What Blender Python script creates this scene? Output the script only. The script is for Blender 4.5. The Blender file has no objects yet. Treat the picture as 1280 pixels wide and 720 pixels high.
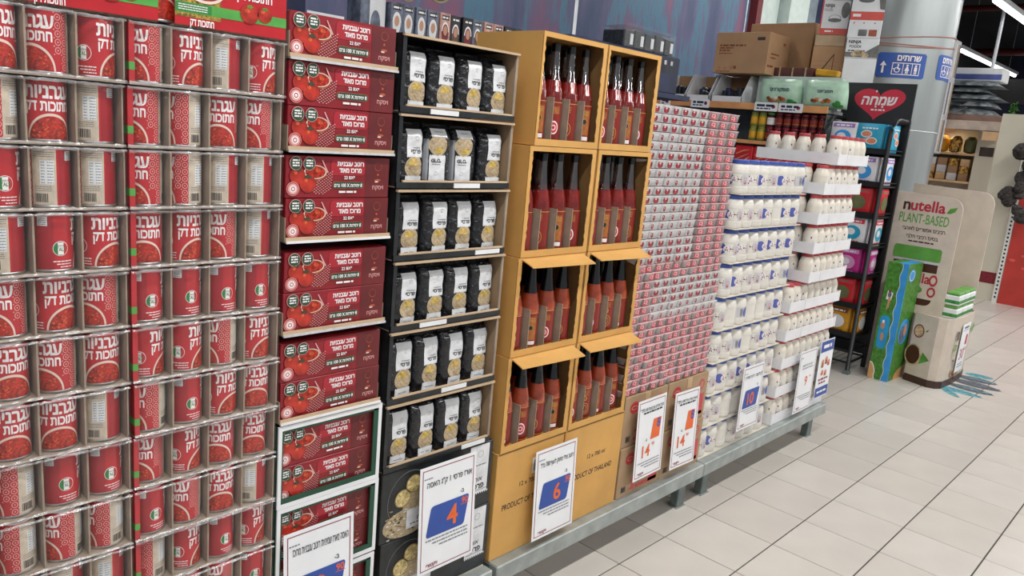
import bpy, math, random
from mathutils import Vector, noise
from mathutils.geometry import tessellate_polygon
PI = math.pi
RND = random.Random(11)
scene = bpy.context.scene
COL = scene.collection

# ---------------------------------------------------------------- camera, world, lights, exposure
cam_data = bpy.data.cameras.new('camera')
cam = bpy.data.objects.new('camera', cam_data)
COL.objects.link(cam)
CAM = Vector((-3.7154, -1.5074, 1.6622))
cam.location = CAM
cam.rotation_euler = (1.361344, -0.0865724, -0.8063814)
cam_data.sensor_width = 36.0
cam_data.lens = 967.575 * 36 / 1280
cam_data.clip_start = 0.05
cam_data.clip_end = 100
scene.camera = cam

world = bpy.data.worlds.new('hall_ambient')
scene.world = world
world.use_nodes = True
world.node_tree.nodes['Background'].inputs['Color'].default_value = (0.93, 0.97, 1.0, 1)
world.node_tree.nodes['Background'].inputs['Strength'].default_value = 0.55

def strip_lamp(x, y, z, lx, watts, ly=0.16):
    d = bpy.data.lights.new('strip_lamp', 'AREA')
    d.shape = 'RECTANGLE'; d.size = lx; d.size_y = ly; d.energy = watts
    d.color = (1.0, 0.985, 0.965)
    o = bpy.data.objects.new('strip_lamp', d); COL.objects.link(o)
    o.location = (x, y, z)
    return o
LAMP_ROWS = [(-2.5, -1.3, 190), (3.5, -1.3, 190), (-2.5, -4.3, 190), (3.5, -4.3, 190), (-1.5, 2.2, 60), (5.0, 2.2, 75), (9.5, -1.3, 190), (9.5, -4.3, 150)]
for x_, y_, w_ in LAMP_ROWS:
    strip_lamp(x_, y_, 3.84, 5.0, w_)

scene.view_settings.view_transform = 'Standard'
scene.view_settings.look = 'None'
scene.view_settings.gamma = 1.0
scene.view_settings.exposure = -0.68
scene.view_settings.use_curve_mapping = False

# ---------------------------------------------------------------- materials
def lin(h):
    c = [int(h[i:i + 2], 16) / 255 for i in (0, 2, 4)]
    return [x / 12.92 if x <= 0.04045 else ((x + 0.055) / 1.055) ** 2.4 for x in c]

MATS = {}
def M(key, h, rough=0.5, metal=0.0, var=0.08, vs=8.0, bump=0.0, bs=40.0, coat=0.0, emit=0.0, stretch=None, alt=None, spec=None):
    m = bpy.data.materials.new(key); m.use_nodes = True
    nt = m.node_tree; b = nt.nodes['Principled BSDF']
    c = lin(h)
    b.inputs['Roughness'].default_value = rough
    b.inputs['Metallic'].default_value = metal
    b.inputs['Coat Weight'].default_value = coat
    b.inputs['Coat Roughness'].default_value = 0.08
    if spec is not None: b.inputs['Specular IOR Level'].default_value = spec
    tc = nt.nodes.new('ShaderNodeTexCoord')
    mp = nt.nodes.new('ShaderNodeMapping'); nt.links.new(tc.outputs['Object'], mp.inputs['Vector'])
    if stretch: mp.inputs['Scale'].default_value = stretch
    n = nt.nodes.new('ShaderNodeTexNoise'); n.inputs['Scale'].default_value = vs; n.inputs['Detail'].default_value = 4
    nt.links.new(mp.outputs['Vector'], n.inputs['Vector'])
    mx = nt.nodes.new('ShaderNodeMix'); mx.data_type = 'RGBA'
    c2 = lin(alt) if alt else [x * (1 - 2 * var) for x in c]
    c1 = c if alt else [min(1, x * (1 + var)) for x in c]
    mx.inputs['A'].default_value = (*c1, 1); mx.inputs['B'].default_value = (*c2, 1)
    rp = nt.nodes.new('ShaderNodeMapRange'); rp.inputs['From Min'].default_value = 0.35; rp.inputs['From Max'].default_value = 0.65
    nt.links.new(n.outputs['Fac'], rp.inputs['Value']); nt.links.new(rp.outputs['Result'], mx.inputs['Factor'])
    nt.links.new(mx.outputs['Result'], b.inputs['Base Color'])
    if bump:
        n2 = nt.nodes.new('ShaderNodeTexNoise'); n2.inputs['Scale'].default_value = bs; n2.inputs['Detail'].default_value = 3
        nt.links.new(mp.outputs['Vector'], n2.inputs['Vector'])
        bp = nt.nodes.new('ShaderNodeBump'); bp.inputs['Strength'].default_value = bump; bp.inputs['Distance'].default_value = 0.01
        nt.links.new(n2.outputs['Fac'], bp.inputs['Height']); nt.links.new(bp.outputs['Normal'], b.inputs['Normal'])
    if emit:
        b.inputs['Emission Color'].default_value = (*c, 1); b.inputs['Emission Strength'].default_value = emit
    MATS[key] = m
    return m

def film(key, tint, fac, rough, bs, white=0.0):
    """clear plastic: mostly see-through, a glossy sheen and a little haze"""
    m = bpy.data.materials.new(key); m.use_nodes = True
    nt = m.node_tree; nt.nodes.remove(nt.nodes['Principled BSDF'])
    out = nt.nodes['Material Output']
    tr = nt.nodes.new('ShaderNodeBsdfTransparent'); tr.inputs['Color'].default_value = (*tint, 1)
    gl = nt.nodes.new('ShaderNodeBsdfGlossy'); gl.inputs['Roughness'].default_value = rough; gl.inputs['Color'].default_value = (0.9, 0.9, 0.9, 1)
    df = nt.nodes.new('ShaderNodeBsdfDiffuse'); df.inputs['Color'].default_value = (0.85, 0.85, 0.87, 1)
    tc = nt.nodes.new('ShaderNodeTexCoord')
    n = nt.nodes.new('ShaderNodeTexNoise'); n.inputs['Scale'].default_value = bs; n.inputs['Detail'].default_value = 3
    nt.links.new(tc.outputs['Object'], n.inputs['Vector'])
    bp = nt.nodes.new('ShaderNodeBump'); bp.inputs['Strength'].default_value = 0.6; bp.inputs['Distance'].default_value = 0.01
    nt.links.new(n.outputs['Fac'], bp.inputs['Height']); nt.links.new(bp.outputs['Normal'], gl.inputs['Normal'])
    m1 = nt.nodes.new('ShaderNodeMixShader'); m1.inputs['Fac'].default_value = white
    nt.links.new(gl.outputs[0], m1.inputs[1]); nt.links.new(df.outputs[0], m1.inputs[2])
    m2 = nt.nodes.new('ShaderNodeMixShader'); m2.inputs['Fac'].default_value = fac
    nt.links.new(tr.outputs[0], m2.inputs[1]); nt.links.new(m1.outputs[0], m2.inputs[2])
    nt.links.new(m2.outputs[0], out.inputs['Surface'])
    MATS[key] = m

film('shrink_film', (0.985, 0.985, 0.985), 0.045, 0.2, 30, 0.35)
film('film_crease', (0.95, 0.95, 0.95), 0.33, 0.25, 60, 0.6)
film('clear_glass', (0.55, 0.45, 0.42), 0.22, 0.06, 6, 0.0)
for a in [
    # surroundings
    ('grout', '474440', .9), ('tile', 'c5beb6', .34, 0, .03, 3.0), ('tile_b', 'c0bab2', .36, 0, .03, 2.4), ('tile_c', 'c9c3bb', .33, 0, .03, 3.3),
    ('ceiling_dark', '14161a', .9), ('beam_dark', '1b1c20', .8), ('pipe_red', '6d1f22', .6), ('duct', '2c2a2a', .6),
    ('galv', 'a3aaa8', .42, .35, .1, 14), ('galv_dark', '6f7a78', .5, .3, .1, 14), ('deck', 'c9c4b6', .6, 0, .1, 10),
    ('kraft', 'a98d6e', .85, 0, .06, 12), ('kraft_dark', '8b7a68', .9, 0, .08, 12), ('kraft_light', 'c2a98a', .85, 0, .06, 12),
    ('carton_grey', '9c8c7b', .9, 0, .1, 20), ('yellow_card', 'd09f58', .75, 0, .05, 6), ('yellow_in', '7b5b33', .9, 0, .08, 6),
    ('white_paper', 'e9ebee', .6, 0, .02), ('white_card', 'e4e6e8', .6, 0, .03, 8), ('black_ink', '1c1d22', .6, 0, .02), ('grey_ink', '77787c', .7, 0, .02),
    ('blue_price', '2f4f9e', .5, 0, .04), ('orange_ink', 'e2672f', .5, 0, .04), ('maroon_line', '93434a', .6, 0, .04),
    # can print
    ('can_red', 'b9262e', .28, 0, .06, 20), ('can_dark', 'a01f29', .28, 0, .05, 20), ('can_metal', 'c9cacb', .28, .9, .05), ('ring_pink', 'e39a96', .4, 0, .03),
    ('bowl_white', 'e6cfc2', .4, 0, .05), ('tomato_bits', 'b22a1a', .35, 0, .3, 160), ('bits_orange', 'd65a33', .35, 0, .2, 200), ('text_white', 'efeaea', .45, 0, .02),
    ('beige_panel', 'c9bba8', .5, 0, .08, 60), ('panel_white', 'dfe2e4', .5, 0, .04), ('flag_green', '2e7d3a', .5, 0, .05), ('stripe_green', '4fa044', .5, 0, .08, 20),
    ('gold_field', 'a98a35', .6, 0, .4, 120), ('fresh_tomato', 'b23328', .3, 0, .2, 40),
    # sauce cartons
    ('sauce_red', '8c1e28', .38, 0, .14, 9), ('sauce_dark', '6d2327', .4, 0, .14, 9), ('sauce_panel', 'a72633', .38, 0, .05), ('pill_green', '274a35', .5, 0, .05),
    ('napkin', 'd9a09c', .5, 0, .1), ('copper', 'a85438', .5, 0, .2, 60),
    ('case_green', '1d4a38', .5, 0, .1),
    # rice
    ('black_case', '24282b', .35, 0, .25, 18), ('black_foil', '15171d', .14, 0, .25, 30, 1.0, 60, .6), ('rice_grain', 'b5a283', .6, 0, .15, 130), ('rice_yellow', 'c9ac56', .6, 0, .2, 120),
    ('rice_label', 'dcdee1', .4, 0, .06, 30, .15, 40), ('silver_strip', 'a9adb3', .3, .2, .1), ('lemon', 'd8c48a', .5, 0, .2, 60), ('lemon_rind', '9c8550', .5, 0, .15, 60),
    # bottles
    ('sauce_deep', '7d1d18', .12, 0, .25, 24, 0, 40, .8), ('sauce_orange', 'b24a2a', .12, 0, .2, 24, 0, 40, .8), ('bottle_black', '0f1013', .2, 0, .1, 10, 0, 40, .6), ('gold_print', 'c49a4a', .4, .2, .1),
    ('label_red', '86261f', .3, 0, .1), ('label_brown', 'a4622c', .4, 0, .15, 60),
    # pudding cups
    ('cup_white', 'd5d5d6', .4, 0, .05, 30), ('cup_red', 'c63c45', .35, 0, .12, 60), ('cup_maroon', '8a2c34', .35, 0, .2, 90), ('cup_grey', 'a9a6a6', .4, 0, .08, 30), ('foil_lid', 'e2dcdc', .35, .1, .05), ('cup_pink', 'e8b8bc', .4, 0, .05),
    # dairy
    ('milk_white', 'e2ded5', .35, 0, .03, 6), ('milk_cream', 'ddd6c9', .35, 0, .03, 6), ('cap_blue', '3b53a0', .4, 0, .08), ('badge_blue', '4a57a8', .4, 0, .1), ('badge_pink', 'cf9aa0', .4, 0, .1), ('ink_plum', '70384c', .5, 0, .1),
    ('cap_red', 'b8444a', .4, 0, .1), ('label_grey', 'c7c7cc', .5, 0, .06, 60), ('tray_white', 'e3e3e6', .55, 0, .03, 10),
    # background
    ('rack_black', '17181b', .45), ('header_black', '26282c', .5), ('heart_red', 'd13247', .45, 0, .05), ('cyan_pack', '2fa3c6', .35, 0, .1), ('yellow_pack', 'e0a520', .35, 0, .15), ('pink_pack', 'd79ac6', .35, 0, .1),
    ('red_pack', 'c92a30', .32, 0, .12), ('magenta_pack', 'c02a86', .32, 0, .12), ('white_pack', 'e4e2e6', .35, 0, .05), ('gold_pack', 'd79a22', .3, 0, .15), ('peach', 'd98a66', .5, 0, .1), ('olive', '6d7049', .5, 0, .2), ('lilac_stripe', '9a72b8', .4, 0, .1), ('rose_pattern', 'c65a72', .4, 0, .25, 120),
    ('grass_print', '4d8a34', .45, 0, .2, 40), ('sky_print', '3d9be0', .4, 0, .08), ('pool_print', '2aa0d8', .4, 0, .1), ('skin_print', 'c99678', .5, 0, .1), ('sand_print', 'd8a56c', .5, 0, .1),
    ('stand_beige', 'cdc0b2', .6, 0, .04, 10), ('choc', '4a251c', .4, 0, .1), ('jar_green', '5f9f43', .4, 0, .08), ('plant_green', '5ea046', .5, 0, .08), ('nut_red', 'b5273e', .5, 0, .03), ('band_brown', '41291f', .4, 0, .1), ('leaf_green', '5a9a3a', .5, 0, .15),
    ('teal_leaf', '5ea7b4', .45, 0, .3, 30), ('slate_leaf', '58616a', .45, 0, .25, 30),
    ('steel_column', 'a7aeae', .34, .45, .12, 3.0, 0, 40, 0, 0, (1, 1, .15)), ('sign_blue', '2f57a6', .4, 0, .03), ('string_red', 'c07a70', .7),
    ('box_brown', 'b58f6a', .8, 0, .05, 5), ('box_brown_dark', 'a07d5b', .8, 0, .05, 5), ('tape_brown', 'c2a27c', .4, 0, .05), ('appliance_red', 'd4564c', .5, 0, .05), ('appliance_grey', '70716f', .5, 0, .15, 20), ('bread_tan', 'c9b08a', .5, 0, .2, 40),
    ('rail_orange', 'd99a62', .6, 0, .08, 8), ('mint_bag', 'bfe3c8', .3, 0, .08, 12, .3, 30), ('mint_dark', '3a8f3f', .4, 0, .2, 40), ('nut_brown', '8a4a2c', .5, 0, .25, 60),
    ('jar_dark', '4a1a1d', .2, 0, .2, 30, 0, 40, .5), ('jar_lid', '8b2430', .35, .2, .1), ('jar_olive', '8a8a3a', .35, 0, .2), ('spine_brown', '6b3a34', .5, 0, .2),
    ('dark_goods', '23282f', .4, 0, .4, 60), ('navy', '1f2a4c', .5, 0, .2, 8), ('dye_grey', '6b7486', .4, 0, .25, 30), ('dye_pink', 'c99a8c', .45, 0, .2, 30), ('dye_black', '1d1e27', .35, 0, .2, 30), ('hair_red', '7d1f2c', .4, 0, .2, 60), ('hair_brown', '6d4a3c', .4, 0, .2, 60),
    ('disc_brown', '3f332d', .5, 0, .1), ('disc_rim', '9a8a66', .5, 0, .1), ('panel_mint', 'c5d3cd', .5, 0, .05), ('panel_slate', '7d8a93', .5, 0, .1), ('pole_white', 'd9dde0', .4, 0, .03),
    ('cabinet_beige', 'cdc6b4', .5, 0, .03, 2), ('canopy_brown', '7b5e52', .55, 0, .15, 5), ('canopy_edge', 'b9a89a', .5, 0, .1), ('bag_grey', '8f979b', .28, 0, .35, 14, .5, 20), ('warm_goods', 'd8a34a', .4, 0, .5, 30), ('warm_shelf', 'e0b88a', .5, 0, .1), ('plush_dark', '3f3a38', .9, 0, .4, 30, .6, 60), ('poster_red', 'b8372f', .5, 0, .08, 4), ('upright_white', 'dcdcd8', .5, 0, .03),
    ('navy_wall', '2a2c46', .7, 0, .2, 2), ('tray_blue', '4b5aa0', .4, 0, .1),
]:
    M(*a)
M('tube_glow', 'ffffff', .5, emit=9)

def mural_material():
    m = bpy.data.materials.new('mural_paint'); m.use_nodes = True
    nt = m.node_tree; b = nt.nodes['Principled BSDF']; b.inputs['Roughness'].default_value = .55
    tc = nt.nodes.new('ShaderNodeTexCoord')
    mp = nt.nodes.new('ShaderNodeMapping'); mp.inputs['Scale'].default_value = (.95, 1, .2); nt.links.new(tc.outputs['Object'], mp.inputs['Vector'])
    n = nt.nodes.new('ShaderNodeTexNoise'); n.inputs['Scale'].default_value = 1.6; n.inputs['Detail'].default_value = 6; n.inputs['Roughness'].default_value = .62
    nt.links.new(mp.outputs['Vector'], n.inputs['Vector'])
    r = nt.nodes.new('ShaderNodeValToRGB'); nt.links.new(n.outputs['Fac'], r.inputs['Fac'])
    el = r.color_ramp.elements
    for e, (p, c) in zip([el[0], el[1]], [(.30, '3a4a72'), (.74, '8a5a70')]):
        e.position = p; e.color = (*lin(c), 1)
    for p, c in [(.39, '4d5878'), (.45, '626082'), (.50, '4f7e96'), (.535, '6a6080'), (.59, '8a5a74')]:
        e = el.new(p); e.color = (*lin(c), 1)
    nt.links.new(r.outputs['Color'], b.inputs['Base Color'])
    MATS['mural'] = m
mural_material()

# ---------------------------------------------------------------- mesh builder
class MB:
    def __init__(s):
        s.v = []; s.f = []; s.fm = []; s.sm = []; s.keys = []
    def mi(s, k):
        if k not in s.keys: s.keys.append(k)
        return s.keys.index(k)
    def add(s, vs, fs, k, smooth=False):
        o = len(s.v); s.v += [tuple(v) for v in vs]
        i = s.mi(k)
        for f in fs:
            s.f.append([o + a for a in f]); s.fm.append(i); s.sm.append(smooth)
        return s
    def box(s, x0, x1, y0, y1, z0, z1, k, front=None):
        vs = [(x0, y0, z0), (x1, y0, z0), (x1, y1, z0), (x0, y1, z0), (x0, y0, z1), (x1, y0, z1), (x1, y1, z1), (x0, y1, z1)]
        s.add(vs, [(3, 2, 1, 0), (4, 5, 6, 7), (1, 2, 6, 5), (2, 3, 7, 6), (3, 0, 4, 7)], k)
        s.add(vs[0:2] + vs[4:6], [(0, 1, 3, 2)], front or k)
        return s
    def bbox(s, x0, x1, y0, y1, z0, z1, k, b=0.004):
        """box with chamfered edges"""
        vs = []
        for sx in (0, 1):
            for sy in (0, 1):
                for sz in (0, 1):
                    X, Y, Z = (x0, x1)[sx], (y0, y1)[sy], (z0, z1)[sz]
                    dx, dy, dz = (1, -1)[sx] * b, (1, -1)[sy] * b, (1, -1)[sz] * b
                    vs += [(X, Y + dy, Z + dz), (X + dx, Y, Z + dz), (X + dx, Y + dy, Z)]
        I = lambda a, c, d, j: (a * 4 + c * 2 + d) * 3 + j
        F = []
        for t in (0, 1):
            F.append([I(t, 0, 0, 0), I(t, 1, 0, 0), I(t, 1, 1, 0), I(t, 0, 1, 0)])
            F.append([I(0, t, 0, 1), I(1, t, 0, 1), I(1, t, 1, 1), I(0, t, 1, 1)])
            F.append([I(0, 0, t, 2), I(1, 0, t, 2), I(1, 1, t, 2), I(0, 1, t, 2)])
        for a in (0, 1):
            for c in (0, 1):
                F.append([I(a, c, 0, 0), I(a, c, 1, 0), I(a, c, 1, 1), I(a, c, 0, 1)])
                F.append([I(a, 0, c, 0), I(a, 1, c, 0), I(a, 1, c, 2), I(a, 0, c, 2)])
                F.append([I(0, a, c, 1), I(1, a, c, 1), I(1, a, c, 2), I(0, a, c, 2)])
                for d in (0, 1):
                    F.append([I(a, c, d, 0), I(a, c, d, 1), I(a, c, d, 2)])
        s.add(vs, F, k)
        return s
    def lathe(s, prof, k, n=24, cx=0, cy=0, seg=None, cap=True):
        """prof: (r, z) list; seg: material per band"""
        for i in range(len(prof) - 1):
            (r0, z0), (r1, z1) = prof[i], prof[i + 1]
            vs = []
            for r, z in ((r0, z0), (r1, z1)):
                for j in range(n):
                    a = 2 * PI * j / n
                    vs.append((cx + r * math.cos(a), cy + r * math.sin(a), z))
            s.add(vs, [(j, (j + 1) % n, n + (j + 1) % n, n + j) for j in range(n)], (seg[i] if seg else k), True)
        if cap:
            for (r, z), rev in ((prof[0], True), (prof[-1], False)):
                if r > 1e-5:
                    vs = [(cx + r * math.cos(2 * PI * j / n), cy + r * math.sin(2 * PI * j / n), z) for j in range(n)]
                    s.add(vs, [list(range(n))[::-1] if rev else list(range(n))], (seg[0 if rev else -1] if seg else k))
        return s
    def tube(s, pts, r, k, n=10):
        pts = [Vector(p) for p in pts]
        vs = []
        for i, p in enumerate(pts):
            d = (pts[min(i + 1, len(pts) - 1)] - pts[max(i - 1, 0)]).normalized()
            up = Vector((0, 0, 1)) if abs(d.z) < .9 else Vector((0, 1, 0))
            a = d.cross(up).normalized(); b = d.cross(a)
            for j in range(n):
                t = 2 * PI * j / n
                vs.append(p + r * (math.cos(t) * a + math.sin(t) * b))
        fs = []
        for i in range(len(pts) - 1):
            for j in range(n):
                fs.append((i * n + j, i * n + (j + 1) % n, (i + 1) * n + (j + 1) % n, (i + 1) * n + j))
        fs.append(list(range(n))); fs.append(list(range((len(pts) - 1) * n, len(pts) * n)))
        return s.add(vs, fs, k, True)
    def prism(s, poly, y0, y1, k, side=None):
        """polygon in x,z extruded along y"""
        n = len(poly)
        vs = [(x, y0, z) for x, z in poly] + [(x, y1, z) for x, z in poly]
        s.add(vs, [list(range(n)), list(range(2 * n - 1, n - 1, -1))], k)
        s.add(vs, [(i, n + i, n + (i + 1) % n, (i + 1) % n) for i in range(n)], side or k)
        return s
    def mesh(s, name):
        me = bpy.data.meshes.new(name)
        me.from_pydata(s.v, [], s.f)
        for k in s.keys: me.materials.append(MATS[k])
        me.polygons.foreach_set('material_index', s.fm)
        me.polygons.foreach_set('use_smooth', s.sm)
        me.update()
        return me

def ob(name, mesh=None, parent=None, loc=(0, 0, 0), rz=0.0, label=None, cat=None, group=None, kind=None, rot=None, sc=None):
    o = bpy.data.objects.new(name, mesh.mesh(name) if isinstance(mesh, MB) else mesh)
    COL.objects.link(o)
    o.location = loc
    o.rotation_euler = rot if rot else (0, 0, rz)
    if sc: o.scale = sc
    if parent: o.parent = parent
    if label: o['label'] = label
    if cat: o['category'] = cat
    if group: o['group'] = group
    if kind: o['kind'] = kind
    return o

ORD = ['first', 'second', 'third', 'fourth', 'fifth', 'sixth', 'seventh', 'eighth', 'ninth', 'tenth', 'eleventh', 'twelfth', 'thirteenth', 'fourteenth',
       'fifteenth', 'sixteenth', 'seventeenth', 'eighteenth', 'nineteenth', 'twentieth'] + ['twenty-' + a for a in ('first', 'second', 'third', 'fourth', 'fifth', 'sixth', 'seventh', 'eighth', 'ninth')] + ['thirtieth'] + ['thirty-' + a for a in ('first', 'second', 'third', 'fourth', 'fifth', 'sixth')]

# ---------------------------------------------------------------- flat print (lettering and shapes lying on a surface)
TXT = {}
def text_geo(s, bold):
    """2D triangles of a line of lettering, cap height about 1, centred on x"""
    if s.isascii(): bold = min(bold, .022)
    bold = min(bold, .034)
    key = (s, bold)
    if key in TXT: return TXT[key]
    cu = bpy.data.curves.new('lettering', 'FONT'); cu.body = s; cu.size = 1.0
    o = bpy.data.objects.new('lettering', cu); COL.objects.link(o)
    dg = bpy.context.evaluated_depsgraph_get(); dg.update()
    if s.isascii():
        cu.resolution_u = 3; cu.offset = bold; dg = bpy.context.evaluated_depsgraph_get(); dg.update()
        e = o.evaluated_get(dg); me = e.to_mesh()
        vs = [(v.co.x, v.co.y) for v in me.vertices]; fs = [tuple(p.vertices) for p in me.polygons]
        e.to_mesh_clear(); bpy.data.objects.remove(o); bpy.data.curves.remove(cu)
        xs = [v[0] for v in vs]; top = max(v[1] for v in vs); cx = (min(xs) + max(xs)) / 2
        TXT[key] = ([((x - cx) / top, y / top, 0) for x, y in vs], fs, (max(xs) - min(xs)) / top)
        return TXT[key]
    sp = o.to_curve(dg)
    loops = []
    for q in sp.splines:
        P = q.bezier_points; pts = []
        for i in range(len(P)):
            a, b = P[i], P[(i + 1) % len(P)]
            p0, h0, h1, p1 = [Vector((v.x, v.y)) for v in (a.co, a.handle_right, b.handle_left, b.co)]
            d = (p1 - p0).length
            straight = d < 1e-6 or (abs((h0 - p0).cross(p1 - p0)) < 2e-4 * d and abs((h1 - p1).cross(p1 - p0)) < 2e-4 * d)
            for k in range(1 if straight else 3):
                t = k / 3
                pts.append(p0 * (1 - t) ** 3 + h0 * 3 * t * (1 - t) ** 2 + h1 * 3 * t * t * (1 - t) + p1 * t ** 3)
        out = []
        for p in pts:
            if not out or (p - out[-1]).length > 1e-4: out.append(p)
        if len(out) > 2 and (out[0] - out[-1]).length < 1e-4: out.pop()
        if len(out) > 2: loops.append(out)
    o.to_curve_clear(); bpy.data.objects.remove(o); bpy.data.curves.remove(cu)
    def area(L): return sum(L[i].x * L[(i + 1) % len(L)].y - L[(i + 1) % len(L)].x * L[i].y for i in range(len(L))) / 2
    def inside(p, L):
        c = False
        for i in range(len(L)):
            a, b = L[i], L[i - 1]
            if (a.y > p.y) != (b.y > p.y) and p.x < (b.x - a.x) * (p.y - a.y) / (b.y - a.y) + a.x: c = not c
        return c
    ars = [area(L) for L in loops]
    def grow(L, w, sg):                                    # widen the strokes of a loop
        n = len(L); R = []
        for i in range(n):
            e0, e1 = (L[i] - L[i - 1]).normalized(), (L[(i + 1) % n] - L[i]).normalized()
            m = Vector((e0.y + e1.y, -e0.x - e1.x)); l = m.length
            m = m / l if l > 1e-3 else Vector((e0.y, -e0.x))
            c = max(.5, m.dot(Vector((e0.y, -e0.x))))
            R.append(L[i] + m * (w * sg / c))
        return R
    vs = []; fs = []; lift = 0
    xr = [(min(p.x for p in L), max(p.x for p in L)) for L in loops]
    owner = {j: i for j in range(len(loops)) for i in range(len(loops)) if ars[i] * ars[j] < 0 and abs(ars[j]) < abs(ars[i]) and xr[i][0] <= xr[j][0] and xr[j][1] <= xr[i][1] and all(inside(p, loops[i]) for p in loops[j])}
    for i, L in enumerate(loops):
        if i in owner: continue
        sg = 1 if ars[i] > 0 else -1
        mine = [grow(loops[j], bold, sg) for j in owner if owner[j] == i]
        flat = grow(L, bold, sg)
        for H in sorted(mine, key=lambda H: -max(p.x for p in H)):        # bridge each hole to the outline
            _, i0, j0 = min(((p - q).length, ii, jj) for ii, p in enumerate(flat) for jj, q in enumerate(H))
            flat = flat[:i0 + 1] + H[j0:] + H[:j0 + 1] + flat[i0:]
        flat = [p.copy() for p in flat]
        off = len(vs); lift += 1
        vs += [(p.x, p.y, lift % 4) for p in flat]
        tris = ear_clip(flat)
        for t in tris:
            a, b, c = [flat[q] for q in t]
            fs.append(tuple(off + q for q in (t if (b - a).cross(c - a) > 0 else (t[0], t[2], t[1]))))
    if vs:
        xs = [v[0] for v in vs]; top = max(v[1] for v in vs)
        cx = (min(xs) + max(xs)) / 2
        vs = [((x - cx) / top, y / top, q) for x, y, q in vs]
        w = (max(xs) - min(xs)) / top
    else: w = 1
    TXT[key] = (vs, fs, w)
    return TXT[key]

def ear_clip(L):
    n = len(L); idx = list(range(n)); out = []
    if sum(L[i].x * L[(i + 1) % n].y - L[(i + 1) % n].x * L[i].y for i in range(n)) < 0: idx.reverse()
    guard = 0
    while len(idx) > 3 and guard < 4000:
        best = None
        for k in range(len(idx)):
            a, b, c = L[idx[k - 1]], L[idx[k]], L[idx[(k + 1) % len(idx)]]
            cr = (b - a).cross(c - a)
            if cr <= 1e-9:
                if abs(cr) <= 1e-9: best = k; break
                continue
            ok = True
            for j in idx:
                p = L[j]
                if (p - a).length < 1e-7 or (p - b).length < 1e-7 or (p - c).length < 1e-7: continue
                if (b - a).cross(p - a) > 1e-9 and (c - b).cross(p - b) > 1e-9 and (a - c).cross(p - c) > 1e-9: ok = False; break
            if ok: best = k; break
        if best is None: best = 0
        out.append((idx[best - 1], idx[best], idx[(best + 1) % len(idx)])); idx.pop(best); guard += 1
    out.append(tuple(idx))
    return out

def heb(s):
    """right-to-left line in drawing order; runs of digits and Latin letters keep theirs"""
    out = []; run = ''
    for ch in s:
        if ch.isdigit() or ch.isascii() and ch.isalpha() or (ch in '.,' and run): run += ch
        else:
            if run: out.append(run); run = ''
            out.append(ch)
    if run: out.append(run)
    return ''.join(reversed(out))

def plane(x0=0, y=0, z0=0):
    return lambda u, v, h: (x0 + u, y - h, z0 + v)
def cyl(r, z0=0, a0=0.0, rf=None):
    def w(u, v, h):
        rr = (rf(v) if rf else r) + h; a = u / r + a0
        return (rr * math.sin(a), -rr * math.cos(a), z0 + v)
    return w

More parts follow.
